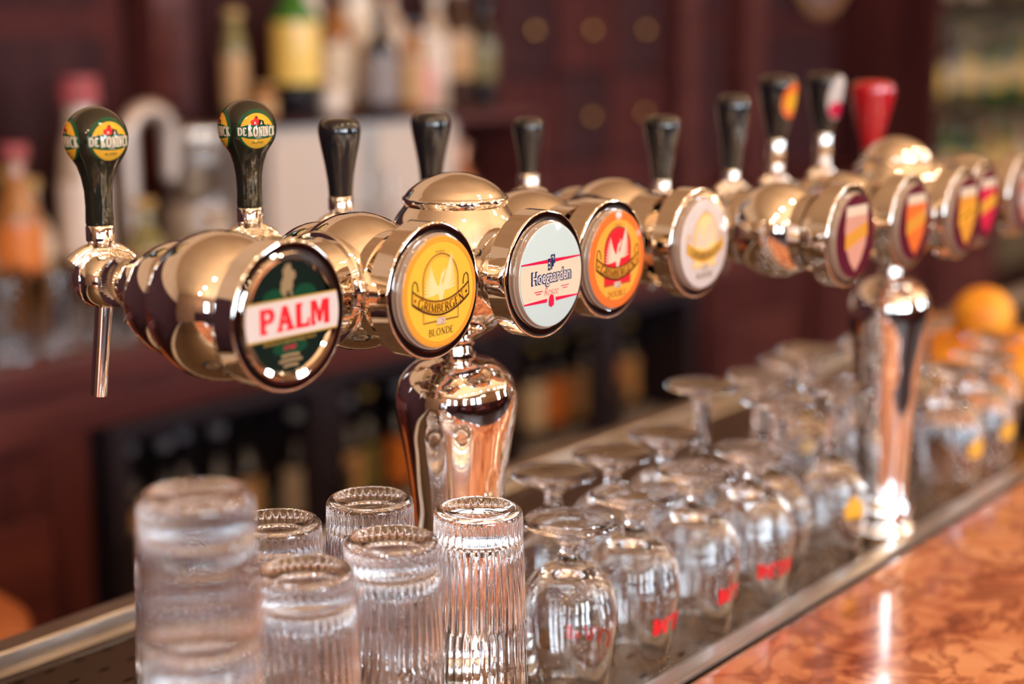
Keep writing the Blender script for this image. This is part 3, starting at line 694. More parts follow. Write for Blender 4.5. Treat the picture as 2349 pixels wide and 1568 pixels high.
def goblet_print(parent, outer, kind, az, zc=.036):
    def rad_at(z):
        for (r0, h0), (r1, h1) in zip(outer[:-1], outer[1:]):
            if h0 <= z <= h1: return r0+(r1-r0)*(z-h0)/max(1e-6, h1-h0)
        return outer[0][0]
    def fn(X, Y):
        z = zc-Y; r = rad_at(z)+.0002; a = az-X/.034; n = Vector((cos(a), sin(a), 0))   # printed so that it reads upright when the glass stands on its foot
        return Vector((r*n.x, r*n.y, z)), n
    if kind == 'red':
        a = Art()
        for (x0, gl) in PALMG:
            for pl in gl: a.poly([((x0+px)*.030, py*.030) for px, py in pl])
        conform('lettering', a, RED, parent, fn, .004)
    else:
        conform('printed_shield', Art().poly([(-.011,.009),(.011,.009),(.012,-.002),(.004,-.011),(-.004,-.011),(-.012,-.002)]), YELL, parent, fn, .004)
bs, outs = goblet('short'); bt, outt = goblet('tall')
g_short = obj('beer_goblet', bs, GLASS); tag(g_short, 'x', 'glass'); goblet_print(g_short, outs, 'red', rad(250))
g_gold = g_short.copy(); COL.objects.link(g_gold); goblet_print(g_gold, outs, 'gold', rad(245), .052)
g_plain = g_short.copy(); COL.objects.link(g_plain)
g_tall = obj('stemmed_glass', bt, GLASS); tag(g_tall, 'x', 'glass')
g_tallg = g_tall.copy(); COL.objects.link(g_tallg); goblet_print(g_tallg, outt, 'gold', rad(240), .052)
GS, GTL = 'short-stemmed beer goblets upside down on the tray', 'tall-stemmed beer glasses upside down on the tray'
GOB = [ # (proto, x, y, rot, label)
 ('r',.876,.634,1.9,'nearest upside-down goblet, short stem, right of the ribbed tumblers'),
 ('r',.960,.634,.62,'second goblet along the rail, red letters on its right side'),
 ('p',.967,.716,0,'back-row goblet nearest the tower column, wide round foot'),
 ('p',1.044,.712,0,'second back-row goblet from the tower column'),
 ('r',1.044,.630,.7,'third goblet along the rail with blurred red letters'),
 ('p',1.126,.712,0,'third back-row goblet from the tower column'),
 ('r',1.128,.626,.25,'fourth goblet along the rail with a broad red word facing us'),
 ('T',1.196,.640,0,'tall-stemmed glass by the rail, left of the one with the yellow shield'),
 ('T',1.205,.724,0,'leftmost tall-stemmed glass behind the goblets, large foot'),
 ('T',1.275,.702,0,'second tall-stemmed glass behind the goblets'),
 ('T',1.410,.722,0,'farthest tall-stemmed glass peeking out left of the far column'),
 ('G',1.275,.624,.1,'tall-stemmed glass with a yellow shield touching the far column'),
 ('T',1.490,.690,0,'tall-stemmed glass just right of the far column'),
 ('g',1.47,.775,0,'blurred goblet right behind the far column'),
 ('g',1.54,.624,.2,'goblet with a yellow shield by the rail just past the far column'),
 ('p',1.58,.745,0,'blurred goblet past the far column, middle row'),
 ('T',1.66,.71,0,'tall-stemmed glass under the oranges'),
 ('g',1.63,.625,.2,'far goblet along the rail with a yellow shield, next to last'),
 ('p',1.73,.655,0,'farthest goblet along the rail')]
proto = dict(r=(g_short,GS), g=(g_gold,GS), p=(g_plain,GS), T=(g_tall,GTL), G=(g_tallg,GTL)); seen = set()
GOBX = []
for kd, x, y, rz, lb in GOB:
    pr, gr = proto[kd]
    o = place(pr, kd not in seen, x, y, lb, gr, 0, rz); seen.add(kd); o['category'] = 'glass'

# ------------------------------------------------------------ oranges
def oranges():
    OR = mat('orange_peel', (.90,.30,.015), .45); tex(OR, 'n', (.85,.26,.012), (.98,.42,.03), (1,1,1), 30, bump=.3)
    b = B(); lathe(b, [(0,0),(.07,0),(.09,.006),(.114,.020),(.120,.030),(.116,.032),(.107,.024),(.085,.012),(0,.010)], 64)
    o = obj('fruit_dish', b, BLACK); o.location = (1.935,.745,1.0203); tag(o, 'shallow black dish holding the oranges at the right edge', 'dish')
    b = B(); lathe(b, [(max(0,.039*cos(rad(a))*1.0), .037*sin(rad(a))*(1 if abs(a) < 84 else .97)) for a in range(-90, 91, 6)], 40)
    o0 = obj('orange', b, OR)
    st = B(); lathe(st, [(0,.0385),(.003,.0382),(.004,.0365)], 8); s0 = obj('stem_button', st, mat('orange_button', (.10,.16,.03), .6), o0)
    G = 'oranges in the black dish'
    for i, (x, y, z, lb) in enumerate([(1.864,.757,.040,'orange at the left rim of the black dish'), (1.905,.683,.040,'orange at the front of the black dish'), (1.899,.735,.107,'topmost orange of the pile'),
                                  (1.935,.795,.040,'orange at the back of the black dish'), (1.990,.720,.040,'orange at the right of the pile, cut by the photo edge')]):
        o = o0 if i == 0 else copy_tree(o0, lb)
        o.location = (x, y, 1.02+z+.014); o.rotation_euler = (.3*i, .5*i-.3, i); tag(o, lb, 'orange', G)
oranges()

# ------------------------------------------------------------ back bar: lower cabinets, fridges, counter
YB = 1.88
def back_bar():
    r = thing('back_counter', 'dark red wooden back counter edge running behind the near beer tower', 'counter', (0,0,0))
    b = B(); box(b, .3, 4.94, YB-.02, 2.495, .985, 1.030, .006); obj('worktop', b, WOODX, r, smooth=False)
    b = B(); box(b, .3, 4.94, YB, 2.495, .915, .984); obj('apron', b, WOODX, r, smooth=False)
    b = B(); box(b, .3, 4.94, YB+.35, 2.495, 0, .914); obj('carcass', b, WOODD, r, smooth=False)
    def cab(x0, x1, lb, first):
        c = thing('wooden_cabinet', lb, 'cabinet', ((x0+x1)/2, YB, 0), group='dark red panelled cabinets under the back counter'); W = (x1-x0)/2
        b = B(); box(b, -W, W, .004, .34, .06, .914); obj('body', b, WOOD, c, smooth=False)
        b = B(); box(b, -W+.02, W-.02, -.016, .003, .08, .89, .004); d = obj('door', b, WOOD, c, smooth=False)
        b = B(); box(b, -W+.09, W-.09, -.022, -.014, .16, .81, .005); obj('raised_panel', b, WOODX, d, smooth=False)
        b = B(); lathe(b, arcprof(.012, -90, 90, 8), 16, T(W-.05, -.03, .6)); obj('knob', b, BRASS, d)
    cab(.42, .86, 'dark red cabinet at the far left end under the back counter', 1); cab(.88, 1.385, 'dark red panelled cabinet left of the bottle fridge, behind the stool', 0)
    cab(3.10, 3.62, 'dark red cabinet right of the second bottle fridge', 0); cab(3.64, 4.35, 'wide dark red cabinet far behind the tall-stemmed glasses', 0); cab(4.37, 4.93, 'dark red cabinet at the far right end of the back counter', 0)
    FG = mat('fridge_glass', (1,1,1), .02, trans=1, ior=1.0, spec=.35)
    def fridge(x0, x1, ndoor, lb, rows):
        c = thing('bottle_fridge', lb, 'fridge', ((x0+x1)/2, YB, 0), group='black bottle fridges under the back counter'); W = (x1-x0)/2
        b = B(); box(b, -W, W, .33, .345, .06, .912); box(b, -W, -W+.02, .03, .33, .06, .912); box(b, W-.02, W, .03, .33, .06, .912); box(b, -W+.02, W-.02, .03, .33, .89, .912); box(b, -W+.02, W-.02, .03, .33, .06, .09)
        obj('cabinet_shell', b, BLACK, c, smooth=False)
        for zz in (.09, .36, .62):
            if zz > .1: b = B(); box(b, -W+.021, W-.021, .05, .32, zz-.012, zz-.004); obj('shelf', b, STEELD, c, smooth=False)
        dw = 2*W/ndoor
        for d in range(ndoor):
            a0 = -W+d*dw+.003; a1 = a0+dw-.006
            b = B(); box(b, a0, a1, -.012, .022, .890, .910, .003); box(b, a0, a1, -.012, .022, .068, .12, .003); box(b, a0, a0+.032, -.012, .022, .121, .889); box(b, a1-.032, a1, -.012, .022, .121, .889)
            dd = obj('door', b, BLACK, c, smooth=False)
            b = B(); tube(b, [(a0+.016,-.035,.60),(a0+.016,-.035,.75)], .009, 12); tube(b, [(a0+.016,-.010,.62),(a0+.016,-.035,.62)], .005, 8); tube(b, [(a0+.016,-.010,.73),(a0+.016,-.035,.73)], .005, 8); obj('handle', b, STEEL, dd)
        return W
    fridge(1.410, 2.335, 2, 'black bottle fridge behind the near tower, grey-capped bottles in it', 0)
    fridge(2.36, 3.08, 2, 'second black bottle fridge, dimly seen right of the near column', 0)
back_bar()

# bottles: one maker, many kinds
def bottle(name, label, cat, loc, H, rb, body, lab=None, cap=None, foot=None, rn=.013, lab_z=(.25,.6), group=None, shoulder=.62, seg=32, neck_label=None):
    t = thing(name, label, cat, loc, group=group)
    pf = [(0,0),(rb*.94,0),(rb,.006),(rb,H*shoulder*.96)] + smoothprof([(rb,H*shoulder*.96),(rb*.93,H*(shoulder+.03)),(rn*1.35,H*(shoulder+.14)),(rn,H*(shoulder+.19))], 4)[1:] + [(rn,H*.95),(rn*1.12,H*.955),(rn*1.12,H*.975),(0,H*.975)]
    b = B(); lathe(b, pf, seg); obj('bottle_body', b, body, t)
    if lab:
        b = B(); z0, z1 = H*lab_z[0], H*lab_z[1]; lathe(b, [(rb+.0004,z0),(rb+.0008,z0+.0005),(rb+.0008,z1-.0005),(rb+.0004,z1)], seg); obj('label', b, lab, t)
    if foot:
        b = B(); lathe(b, [(rb*.95,.0005),(rb+.0006,.006),(rb+.0006,H*lab_z[0]-.002)], seg); obj('base_band', b, foot, t)
    if neck_label:
        b = B(); lathe(b, [(rn+.0006,H*.83),(rn+.0008,H*.90)], seg); obj('neck_label', b, neck_label, t)
    if cap:
        b = B(); lathe(b, [(rn*1.3,H*.925),(rn*1.36,H*.93),(rn*1.36,H*.995),(rn*1.2,H),(0,H)], 24); obj('cap', b, cap, t)
    return t
def bm_(n, c, r=.12): return mat(n, c, r, coat=.4)
Lw = bm_('label_cream', (.86,.70,.52), .5); Ly = bm_('label_yellow', (.92,.62,.14), .5); Lwh = bm_('label_white', (.88,.76,.68), .5); Lor = bm_('label_orange', (.75,.22,.04), .5); Lred = bm_('label_red', (.45,.02,.02), .5)
Ltan = bm_('label_tan', (.60,.36,.17), .5); Lgr = bm_('label_grey', (.30,.26,.27), .5); Lpk = bm_('label_pink', (.80,.36,.34), .5)
bGreen = bm_('bottle_green_glass', (.045,.19,.02)); bBrown = bm_('bottle_brown_glass', (.05,.02,.012)); bDark = bm_('bottle_dark_glass', (.015,.012,.016)); bClear = bm_('bottle_frosted', (.40,.34,.31), .2)
bAmber = bm_('bottle_amber', (.38,.15,.04)); bOlive = bm_('bottle_olive', (.22,.19,.07)); bPale = bm_('bottle_pale', (.60,.47,.36), .2)
cGrey = bm_('cap_grey', (.36,.35,.42), .3); cRed = bm_('cap_red', (.45,.10,.11), .4); cGold = bm_('cap_gold', (.62,.40,.14), .3); cBlk = bm_('cap_black', (.02,.017,.02), .3); cWh = bm_('cap_white', (.8,.72,.66), .3)
# in the fridges (on the shelf at z=.62 and below)
FR = [(1.485,bDark,Ltan,cGrey), (1.545,bDark,Ltan,cGrey), (1.60,bDark,Lor,cGrey), (1.655,bDark,Lor,cGrey), (1.715,bDark,Lred,cGrey), (1.80,bDark,Ltan,cBlk), (1.90,bDark,Lw,cWh), (1.965,bDark,Lor,cGold), (2.03,bDark,Ltan,cGrey), (2.10,bDark,bOlive,cGold), (2.17,bDark,Lor,cGrey), (2.24,bDark,Ltan,cBlk)]
for i, (x, bd, lb, cp) in enumerate(FR):
    H = .225 if i < 5 else .215
    for row, (z, nm) in enumerate(((.6165,'upper'),(.3565,'lower'))):
        if row and i % 2: lb2 = Lgr
        else: lb2 = lb
        bottle('beer_bottle', '%s-shelf fridge bottle with %s label, number %s from the left' % (nm, {'label_tan':'tan','label_orange':'orange','label_red':'red','label_cream':'cream','label_grey':'grey','bottle_olive':'olive'}[lb2.name], ['one','two','three','four','five','six','seven','eight','nine','ten','eleven','twelve'][i]),
               'bottle', (x, YB+.10+.02*((i+row) % 2), z), H, .026, bd, lb2, cp, rn=.011, lab_z=(.12,.52), group='bottles in the black fridge', shoulder=.55, seg=24)
for i, (x, lb, nm) in enumerate([(2.44,Lor,'orange'),(2.52,Ltan,'tan'),(2.62,Lw,'cream'),(2.70,Lor,'orange'),(2.80,Ltan,'tan'),(2.90,Lor,'orange'),(2.98,Ltan,'tan')]):
    for z, sh in ((.6165,'upper'),(.3565,'lower')):
        bottle('beer_bottle', '%s-shelf bottle with %s label in the second fridge, number %s' % (sh, nm, ['one','two','three','four','five','six','seven'][i]), 'bottle', (x, YB+.12, z), .22, .030, bDark, lb, cGold, rn=.011, lab_z=(.15,.6), group='bottles in the second fridge', shoulder=.58, seg=24)

# steel unit on the back counter with spirit bottles on top
def steel_unit():
    x0, x1, y0, y1 = 1.965, 2.50, 2.10, 2.385
    c = thing('steel_cabinet', 'pale steel two-door cabinet under the spirit bottles', 'cabinet', ((x0+x1)/2, y0, 1.0305)); W = (x1-x0)/2
    b = B(); box(b, -W, W, .02, y1-y0, 0, .288, .003); obj('body', b, STEELD, c, smooth=False)
    b = B(); box(b, -W-.01, W+.01, -.005, y1-y0, .289, .300, .002); obj('top_shelf', b, WOODD, c, smooth=False)
    for s, (a0, a1) in enumerate(((-W+.01, -.02), (.02, W-.01))):
        b = B(); box(b, a0, a1, 0, .019, .012, .276, .003); d = obj('door', b, mat('pale_door', (.66,.56,.50), .35), c, smooth=False)
        b = B(); tube(b, [((-.035 if s == 0 else .035), -.018, .08), ((-.035 if s == 0 else .035), -.018, .2)], .005, 10); obj('handle', b, CH, d)
    b = B(); box(b, -.017, .017, .002, .019, .012, .276); obj('centre_post', b, STEEL, c, smooth=False)
steel_unit()
ZS = 1.3310
SP = [ # x, y, H, r, body, label, cap, text
 (2.045,2.27,.20,.024,bOlive,Ltan,cGold,'slim olive bottle with tan label at the left end of the shelf'),
 (2.025,2.17,.065,.022,bAmber,Ltan,cGold,'squat amber jar in front of the slim olive bottle'),
 (2.139,2.20,.285,.045,bGreen,Ly,cGold,'green bottle with a big yellow label'),
 (2.205,2.17,.085,.024,bPale,Lwh,cWh,'low pale jar-like bottle right of the green bottle'),
 (2.245,2.28,.36,.030,bPale,Lw,cBlk,'tall pale bottle with cream label behind the low jar-like one'),
 (2.315,2.26,.23,.032,bAmber,Lw,cBlk,'amber bottle with cream label and black cap, fourth from the left'),
 (2.340,2.17,.19,.034,bDark,Lgr,cBlk,'short dark bottle with grey label, middle of the shelf'),
 (2.405,2.30,.38,.038,bPale,Lw,cBlk,'tallest pale bottle with cream label behind the dark one'),
 (2.412,2.15,.18,.024,bAmber,Ltan,cBlk,'short amber bottle with tan label in front of the tallest pale one'),
 (2.487,2.28,.25,.040,bPale,Lw,cRed,'pale bottle with cream label and dark red cap'),
 (2.465,2.16,.16,.022,bPale,Lpk,cWh,'short pale bottle with a pinkish label in front')]
for x, y, H, r, bd, lb, cp, tx in SP:
    bottle('spirit_bottle', tx, 'bottle', (x, y, ZS), H, r, bd, lb, cp, lab_z=(.10,.58) if bd != bGreen else (.22,.62), foot=bDark if bd == bGreen else None, group='spirit bottles on the steel cabinet', shoulder=.64)
# bottles on a shelf right of the steel unit
def side_shelf():
    c = thing('wooden_shelf', 'small dark wooden shelf box right of the steel cabinet', 'shelf', (2.66, 2.12, 1.0305))
    b = B(); box(b, -.150, .150, .0, .28, .272, .292, .002); obj('shelf_board', b, WOODX, c, smooth=False)
    b = B(); box(b, -.150, -.135, .0, .28, 0, .271); obj('side_panel', b, WOODX, c, smooth=False)
    b = B(); box(b, .135, .150, .0, .28, 0, .271); obj('side_panel', b, WOODX, c, smooth=False)
    b = B(); box(b, -.134, .134, .26, .28, 0, .271); obj('back_panel', b, WOOD, c, smooth=False)
    bottle('copper_shaker', 'copper cocktail shaker inside the small wooden shelf box', 'shaker', (2.66, 2.24, 1.0305), .22, .045, mat('copper', (.70,.33,.20), .3, 1), None, mat('copper', ), rn=.02, shoulder=.6)
    for i, (x, bd, lb, cp, H, tx) in enumerate([(2.60,bPale,Lwh,cWh,.25,'pale bottle with white label on the small wooden shelf'), (2.68,bBrown,Ltan,cGold,.27,'brown bottle with tan label on the small wooden shelf'), (2.765,bDark,bOlive,cBlk,.24,'dark bottle with olive label on the small wooden shelf')]):
        bottle('spirit_bottle', tx, 'bottle', (x, 2.25, 1.3228), H, .029, bd, lb, cp, group='bottles on the small wooden shelf')
side_shelf()

# things on the back counter at the left
ZC = 1.0305
def left_things():
    def jug(label, x, y, k=1.0):
        t = thing('glass_jug', label, 'jug', (x, y, ZC))
        b = B(); lathe(b, [(0,.008*k),(.050*k,.008*k),(.056*k,.10*k),(.050*k,.2*k),(.052*k,.215*k),(.0545*k,.215*k),(.053*k,.2*k),(.059*k,.10*k),(.053*k,0),(0,0)], 40); recalc(b); obj('jug_body', b, GLASS, t)
        b = B(); tube(b, [(.054*k,0,.19*k),(.075*k,0,.195*k),(.095*k,0,.17*k),(.092*k,0,.10*k),(.075*k,0,.05*k),(.056*k,0,.045*k)], .006*k, 12); obj('handle', b, GLASS, t)
    # arched chrome water tap
    t = thing('swan_neck_faucet', 'blurred arched pale metal faucet behind the first green handle', 'faucet', (1.700, 2.16, ZC))
    b = B(); pts = [(0,0,0),(0,0,.285)] + [(.045-.045*cos(rad(a)), 0, .285+.045*sin(rad(a))) for a in range(15, 181, 15)] + [(.09,0,.21)]
    tube(b, pts, .017, 20); obj('swan_neck', b, mat('satin_steel', (.62,.52,.46), .35, .6), t); b = B(); lathe(b, [(0,0),(.035,0),(.035,.02),(.024,.03),(.02,.06)], 32); obj('base', b, STEEL, t)
    b = B(); tube(b, [(0,-.02,.08),(0,-.07,.10)], .006, 10); obj('lever', b, STEEL, t)
    # storage jar with a metal lid
    t = thing('storage_jar', 'glass storage jar with a pale metal lid right of the faucet', 'jar', (1.88, 2.20, ZC))
    b = B(); lathe(b, [(0,.006),(.062,.006),(.064,.02),(.064,.18),(.045,.225),(.045,.24),(.048,.24),(.048,.226),(.067,.182),(.067,.015),(.062,0),(0,0)], 40); recalc(b); obj('jar_body', b, GLASS, t)
    b = B(); lathe(b, [(.0,.26),(.052,.262),(.060,.268),(.062,.282),(.060,.290),(.02,.296),(0,.296)], 40); lathe(b, [(.052,.262),(.050,.236),(.0,.236)], 40); obj('lid', b, mat('lid_metal', (.66,.58,.52), .25, .8), t)
    b = B(); lathe(b, [(0,.008),(.059,.008),(.060,.15),(0,.155)], 32); obj('sugar_filling', b, mat('sugar', (.66,.52,.38), .9), t)
    # funnel-shaped decanter
    t = thing('decanter', 'wide pale decanter on the back counter behind the badge with the red word', 'decanter', (1.74, 1.99, ZC))
    b = B(); lathe(b, smoothprof([(0,.0),(.070,.004),(.078,.03),(.055,.08),(.026,.12),(.020,.15),(.026,.17)], 5), 40); obj('decanter_body', b, bPale, t)
    SB = 'bottles on the left of the back counter'
    L = [(1.562,2.10,.375,.040,bPale,Lwh,cRed,'syrup_bottle','tall pale bottle with a red cap left of the first green handle'),
         (1.712,2.30,.385,.036,bClear,Lgr,cRed,'syrup_bottle','bottle with a red cap directly behind the first green handle'),
         (1.401,2.05,.297,.036,bAmber,Lor,cRed,'syrup_bottle','amber bottle with a red cap near the left edge'),
         (1.52,2.25,.24,.036,bOlive,Ltan,cGold,'syrup_bottle','olive bottle with a tan label behind the red-capped ones'),
         (1.36,2.20,.24,.036,bClear,Ltan,cGold,'syrup_bottle','frosted bottle at the left edge of the photo'),
         (1.60,2.00,.20,.034,bOlive,Ltan,cGold,'syrup_bottle','short olive bottle in front of the faucet'),
         (1.335,2.085,.20,.040,bPale,Ltan,cGold,'syrup_bottle','stout pale bottle with tan label by the left edge, front row'),
         (1.475,2.125,.235,.036,bPale,Lw,cGold,'syrup_bottle','pale bottle with cream label between the red-capped ones')]
    for i, (x, y, H, r, bd, lb, cp, nm, tx) in enumerate(L): bottle(nm, tx, 'bottle', (x, y, ZC), H, r, bd, lb, cp, group=SB, rn=(.024,.024,.016)[i] if i < 3 else .013)
    # water glasses in front
    b = B(); lathe(b, [(0,.010),(.028,.010),(.033,.118),(.0345,.12),(.036,.118),(.031,0),(0,0)], 40); recalc(b)
    w0 = obj('water_glass', b, GLASS)
    WL = ['water glass at the left edge of the back counter, front row', 'second front-row water glass on the back counter', 'third front-row water glass, left of the tap spout', 'fourth front-row water glass, behind the tap spout',
          'left water glass of the rear row on the back counter', 'middle water glass of the rear row', 'right water glass of the rear row, near the decanter']
    for i, (x, y) in enumerate([(1.30,1.93),(1.385,1.93),(1.47,1.925),(1.545,1.915),(1.34,2.01),(1.41,1.995) if 0 else (1.47,2.005),(1.625,1.925)]):
        o = w0 if i == 0 else w0.copy()
        if i: COL.objects.link(o)
        o.location = (x, y, ZC); tag(o, WL[i], 'glass', 'water glasses on the back counter')
left_things()

# round leather stool in the bartender's aisle
def stool():
    t = thing('bar_stool', 'round padded brown leather stool top, blurred at the lower left edge', 'stool', (.915, 1.68, 0))
    LE = tex(mat('leather', rough=.38, coat=.1), 'n', (.42,.13,.045), (.58,.20,.075), (1,1,1), 30)
    b = B(); lathe(b, [(0,.730),(.15,.730),(.172,.740),(.182,.765),(.178,.788),(.16,.803),(0,.809)], 64); obj('seat', b, LE, t)
    for k in range(4):
        a = rad(45+90*k); b = B(); tube(b, [(.12*cos(a),.12*sin(a),.729),(.19*cos(a),.19*sin(a),0)], .014, 12); obj('leg', b, WOODD, t)
    b = B(); tube(b, [(.165*cos(rad(a)), .165*sin(rad(a)), .28) for a in range(0, 361, 15)], .008, 8, caps=False); obj('foot_ring', b, BRASS, t)
stool()

# ------------------------------------------------------------ back wall joinery: drawer cabinet, pilasters, clock, far shelves
YW = 2.50
def joinery():
    c = thing('drawer_cabinet', 'tall dark red cabinet of small square drawers with brass knobs', 'cabinet', (3.30, 2.34, 1.0305))
    b = B(); box(b, -.37, .37, .02, .155, 0, .88); obj('carcass', b, WOODD, c, smooth=False)
    b = B()
    for i in range(4): box(b, -.37+.2425*i-.010+.0, -.37+.2425*i+.012, 0, .019, 0, .88)
    obj('stile', b, WOOD, c, smooth=False)
    b = B(); box(b, -.357, .357, .002, .0195, .01, .13, .003); obj('plinth_panel', b, WOOD, c, smooth=False)
    b = B(); box(b, -.357, .357, .002, .0195, .79, .875, .003); obj('frieze_panel', b, WOOD, c, smooth=False)
    for i in range(3):
        for j in range(3):
            x = -.37+.2425*i+.1215; z = .2425+.216*j
            b = B(); box(b, -.103, .103, .004, .0195, -.095, .095, .004); d = obj('drawer', b, WOODD if (i+j) % 2 else WOOD, c, smooth=False); d.location = (x, 0, z)
            b = B(); lathe(b, [(.007,.0),(.007,.012),(.014,.018),(.015,.024),(.010,.030),(0,.031)], 20, T(0,.004,0) @ AXY); obj('knob', b, BRASS, d)
    b = B(); lathe(b, [(0,0)], 8) if 0 else None
    for x, wd, tx in ((3.90,.045,'narrow reddish pilaster right of the drawer cabinet'), (4.27,.05,'reddish pilaster between two dark wall panels'), (2.885,.030,'thin reddish pilaster left of the drawer cabinet'), (2.02,.05,'reddish post behind the steel cabinet')):
        t = thing('pilaster', tx, 'pilaster', (x, YW-.092, 1.0305), group='wooden pilasters on the back wall')
        b = B(); box(b, -wd, wd, 0, .088, 0, .96, .004); obj('shaft', b, WOODX, t, smooth=False)
        b = B(); box(b, -wd-.012, wd+.012, -.012, -.001, 0, .10, .003); obj('plinth', b, WOODX, t, smooth=False)
    for i, (x0, x1) in enumerate(((3.97,4.20),(4.34,4.94),(1.0,1.94),(.1,.98))):
        t = struct('trim_%d' % (i+1), (lambda b: (box(b, x0, x1, YW-.035, YW-.001, 1.04, 1.99, .003), b)[1])(B()), WOOD)
        for z0 in (1.08, 1.54):
            p = obj('panel', (lambda b: (box(b, x0+.05, x1-.05, YW-.048, YW-.036, z0, z0+.40, .005), b)[1])(B()), WOODD, t, smooth=False)
    # round wall clock, its lower rim showing at the top edge
    t = thing('wall_clock', 'round tan-rimmed wall clock with a blue face, cut by the top edge', 'clock', (4.72, YW-.055, 1.722))
    b = B(); lathe(b, [(.165,-.0),(.185,.004),(.190,.022),(.175,.034),(.155,.030),(.148,.014)], 80, AXY); obj('rim', b, mat('tan_wood', (.42,.22,.11), .35), t)
    b = B(); lathe(b, [(0,.013),(.149,.0135)], 64, AXY); obj('face', b, mat('blue_face', (.03,.06,.16), .3), t)
    b = B(); lathe(b, [(.06,.0142),(.090,.0142)], 64, AXY); obj('chapter_ring', b, mat('white_enamel', (.6,.52,.45), .3), t)
    b = B(); box(b, -.004, .004, -.018, -.0155, 0, .10); box(b, -.07, 0, -.0185, -.016, -.004, .004); obj('hand', b, BLACK, t, smooth=False)
    # far shelving with bottles; its warm glow is put into the back panel colour
    t = thing('display_shelving', 'blurred olive-gold bottle shelving at the far right', 'shelving', (6.14, 2.12, 0))
    SH = mat('warm_lit_panel', (.20,.14,.075), .5)
    b = B(); box(b, -1.15, 1.15, .31, .34, 0, 2.3); obj('back_panel', b, SH, t, smooth=False)
    b = B(); box(b, -1.18, -1.15, 0, .34, 0, 2.3); obj('side_panel', b, WOOD, t, smooth=False)
    b = B(); box(b, 1.15, 1.18, 0, .34, 0, 2.3); obj('side_panel', b, WOODD, t, smooth=False)
    for z in (.5, .90, 1.22, 1.60, 2.0):
        b = B(); box(b, -1.149, 1.149, .02, .309, z-.02, z); obj('shelf_board', b, WOODD, t, smooth=False)
    kinds = [(bOlive,Ly,cGold,'olive bottle with yellow label'), (bAmber,Ltan,cGold,'amber bottle with tan label'), (bDark,Lgr,cBlk,'dark bottle with grey label'), (bPale,Lw,cGold,'pale bottle with cream label'), (bGreen,Ly,cGold,'green bottle with yellow label')]
    nm = ['first','second','third','fourth','fifth','sixth','seventh','eighth','ninth']
    for s, (z, sh) in enumerate(((.9003,'low'),(1.2203,'middle'),(1.6003,'top'))):
        for i in range(9):
            bd, lb, cp, tx = kinds[(i*2+s*3+i//3) % 5]
            bottle('spirit_bottle', '%s, %s from the left on the %s far shelf' % (tx, nm[i], sh), 'bottle', (5.11+.125*i, 2.24, z+.0002), .225+.018*((i*7+s) % 4), .040, bd, lb, cp, group='bottles on the far gold shelving', seg=20)
    # sloping stair string far right
    t = thing('handrail', 'pale sloping handrail far behind the second tower', 'handrail', (5.25, 1.75, 0))
    b = B(); tube(b, [(0,0,1.10),(.95,0,1.62)], .035, 16); obj('rail', b, mat('pale_wood', (.40,.31,.23), .4), t)
    for x in (.02, .45, .88):
        b = B(); tube(b, [(x,0,0),(x,0,1.10+.547*x-.03)], .014, 10); obj('post', b, STEEL, t)
joinery()

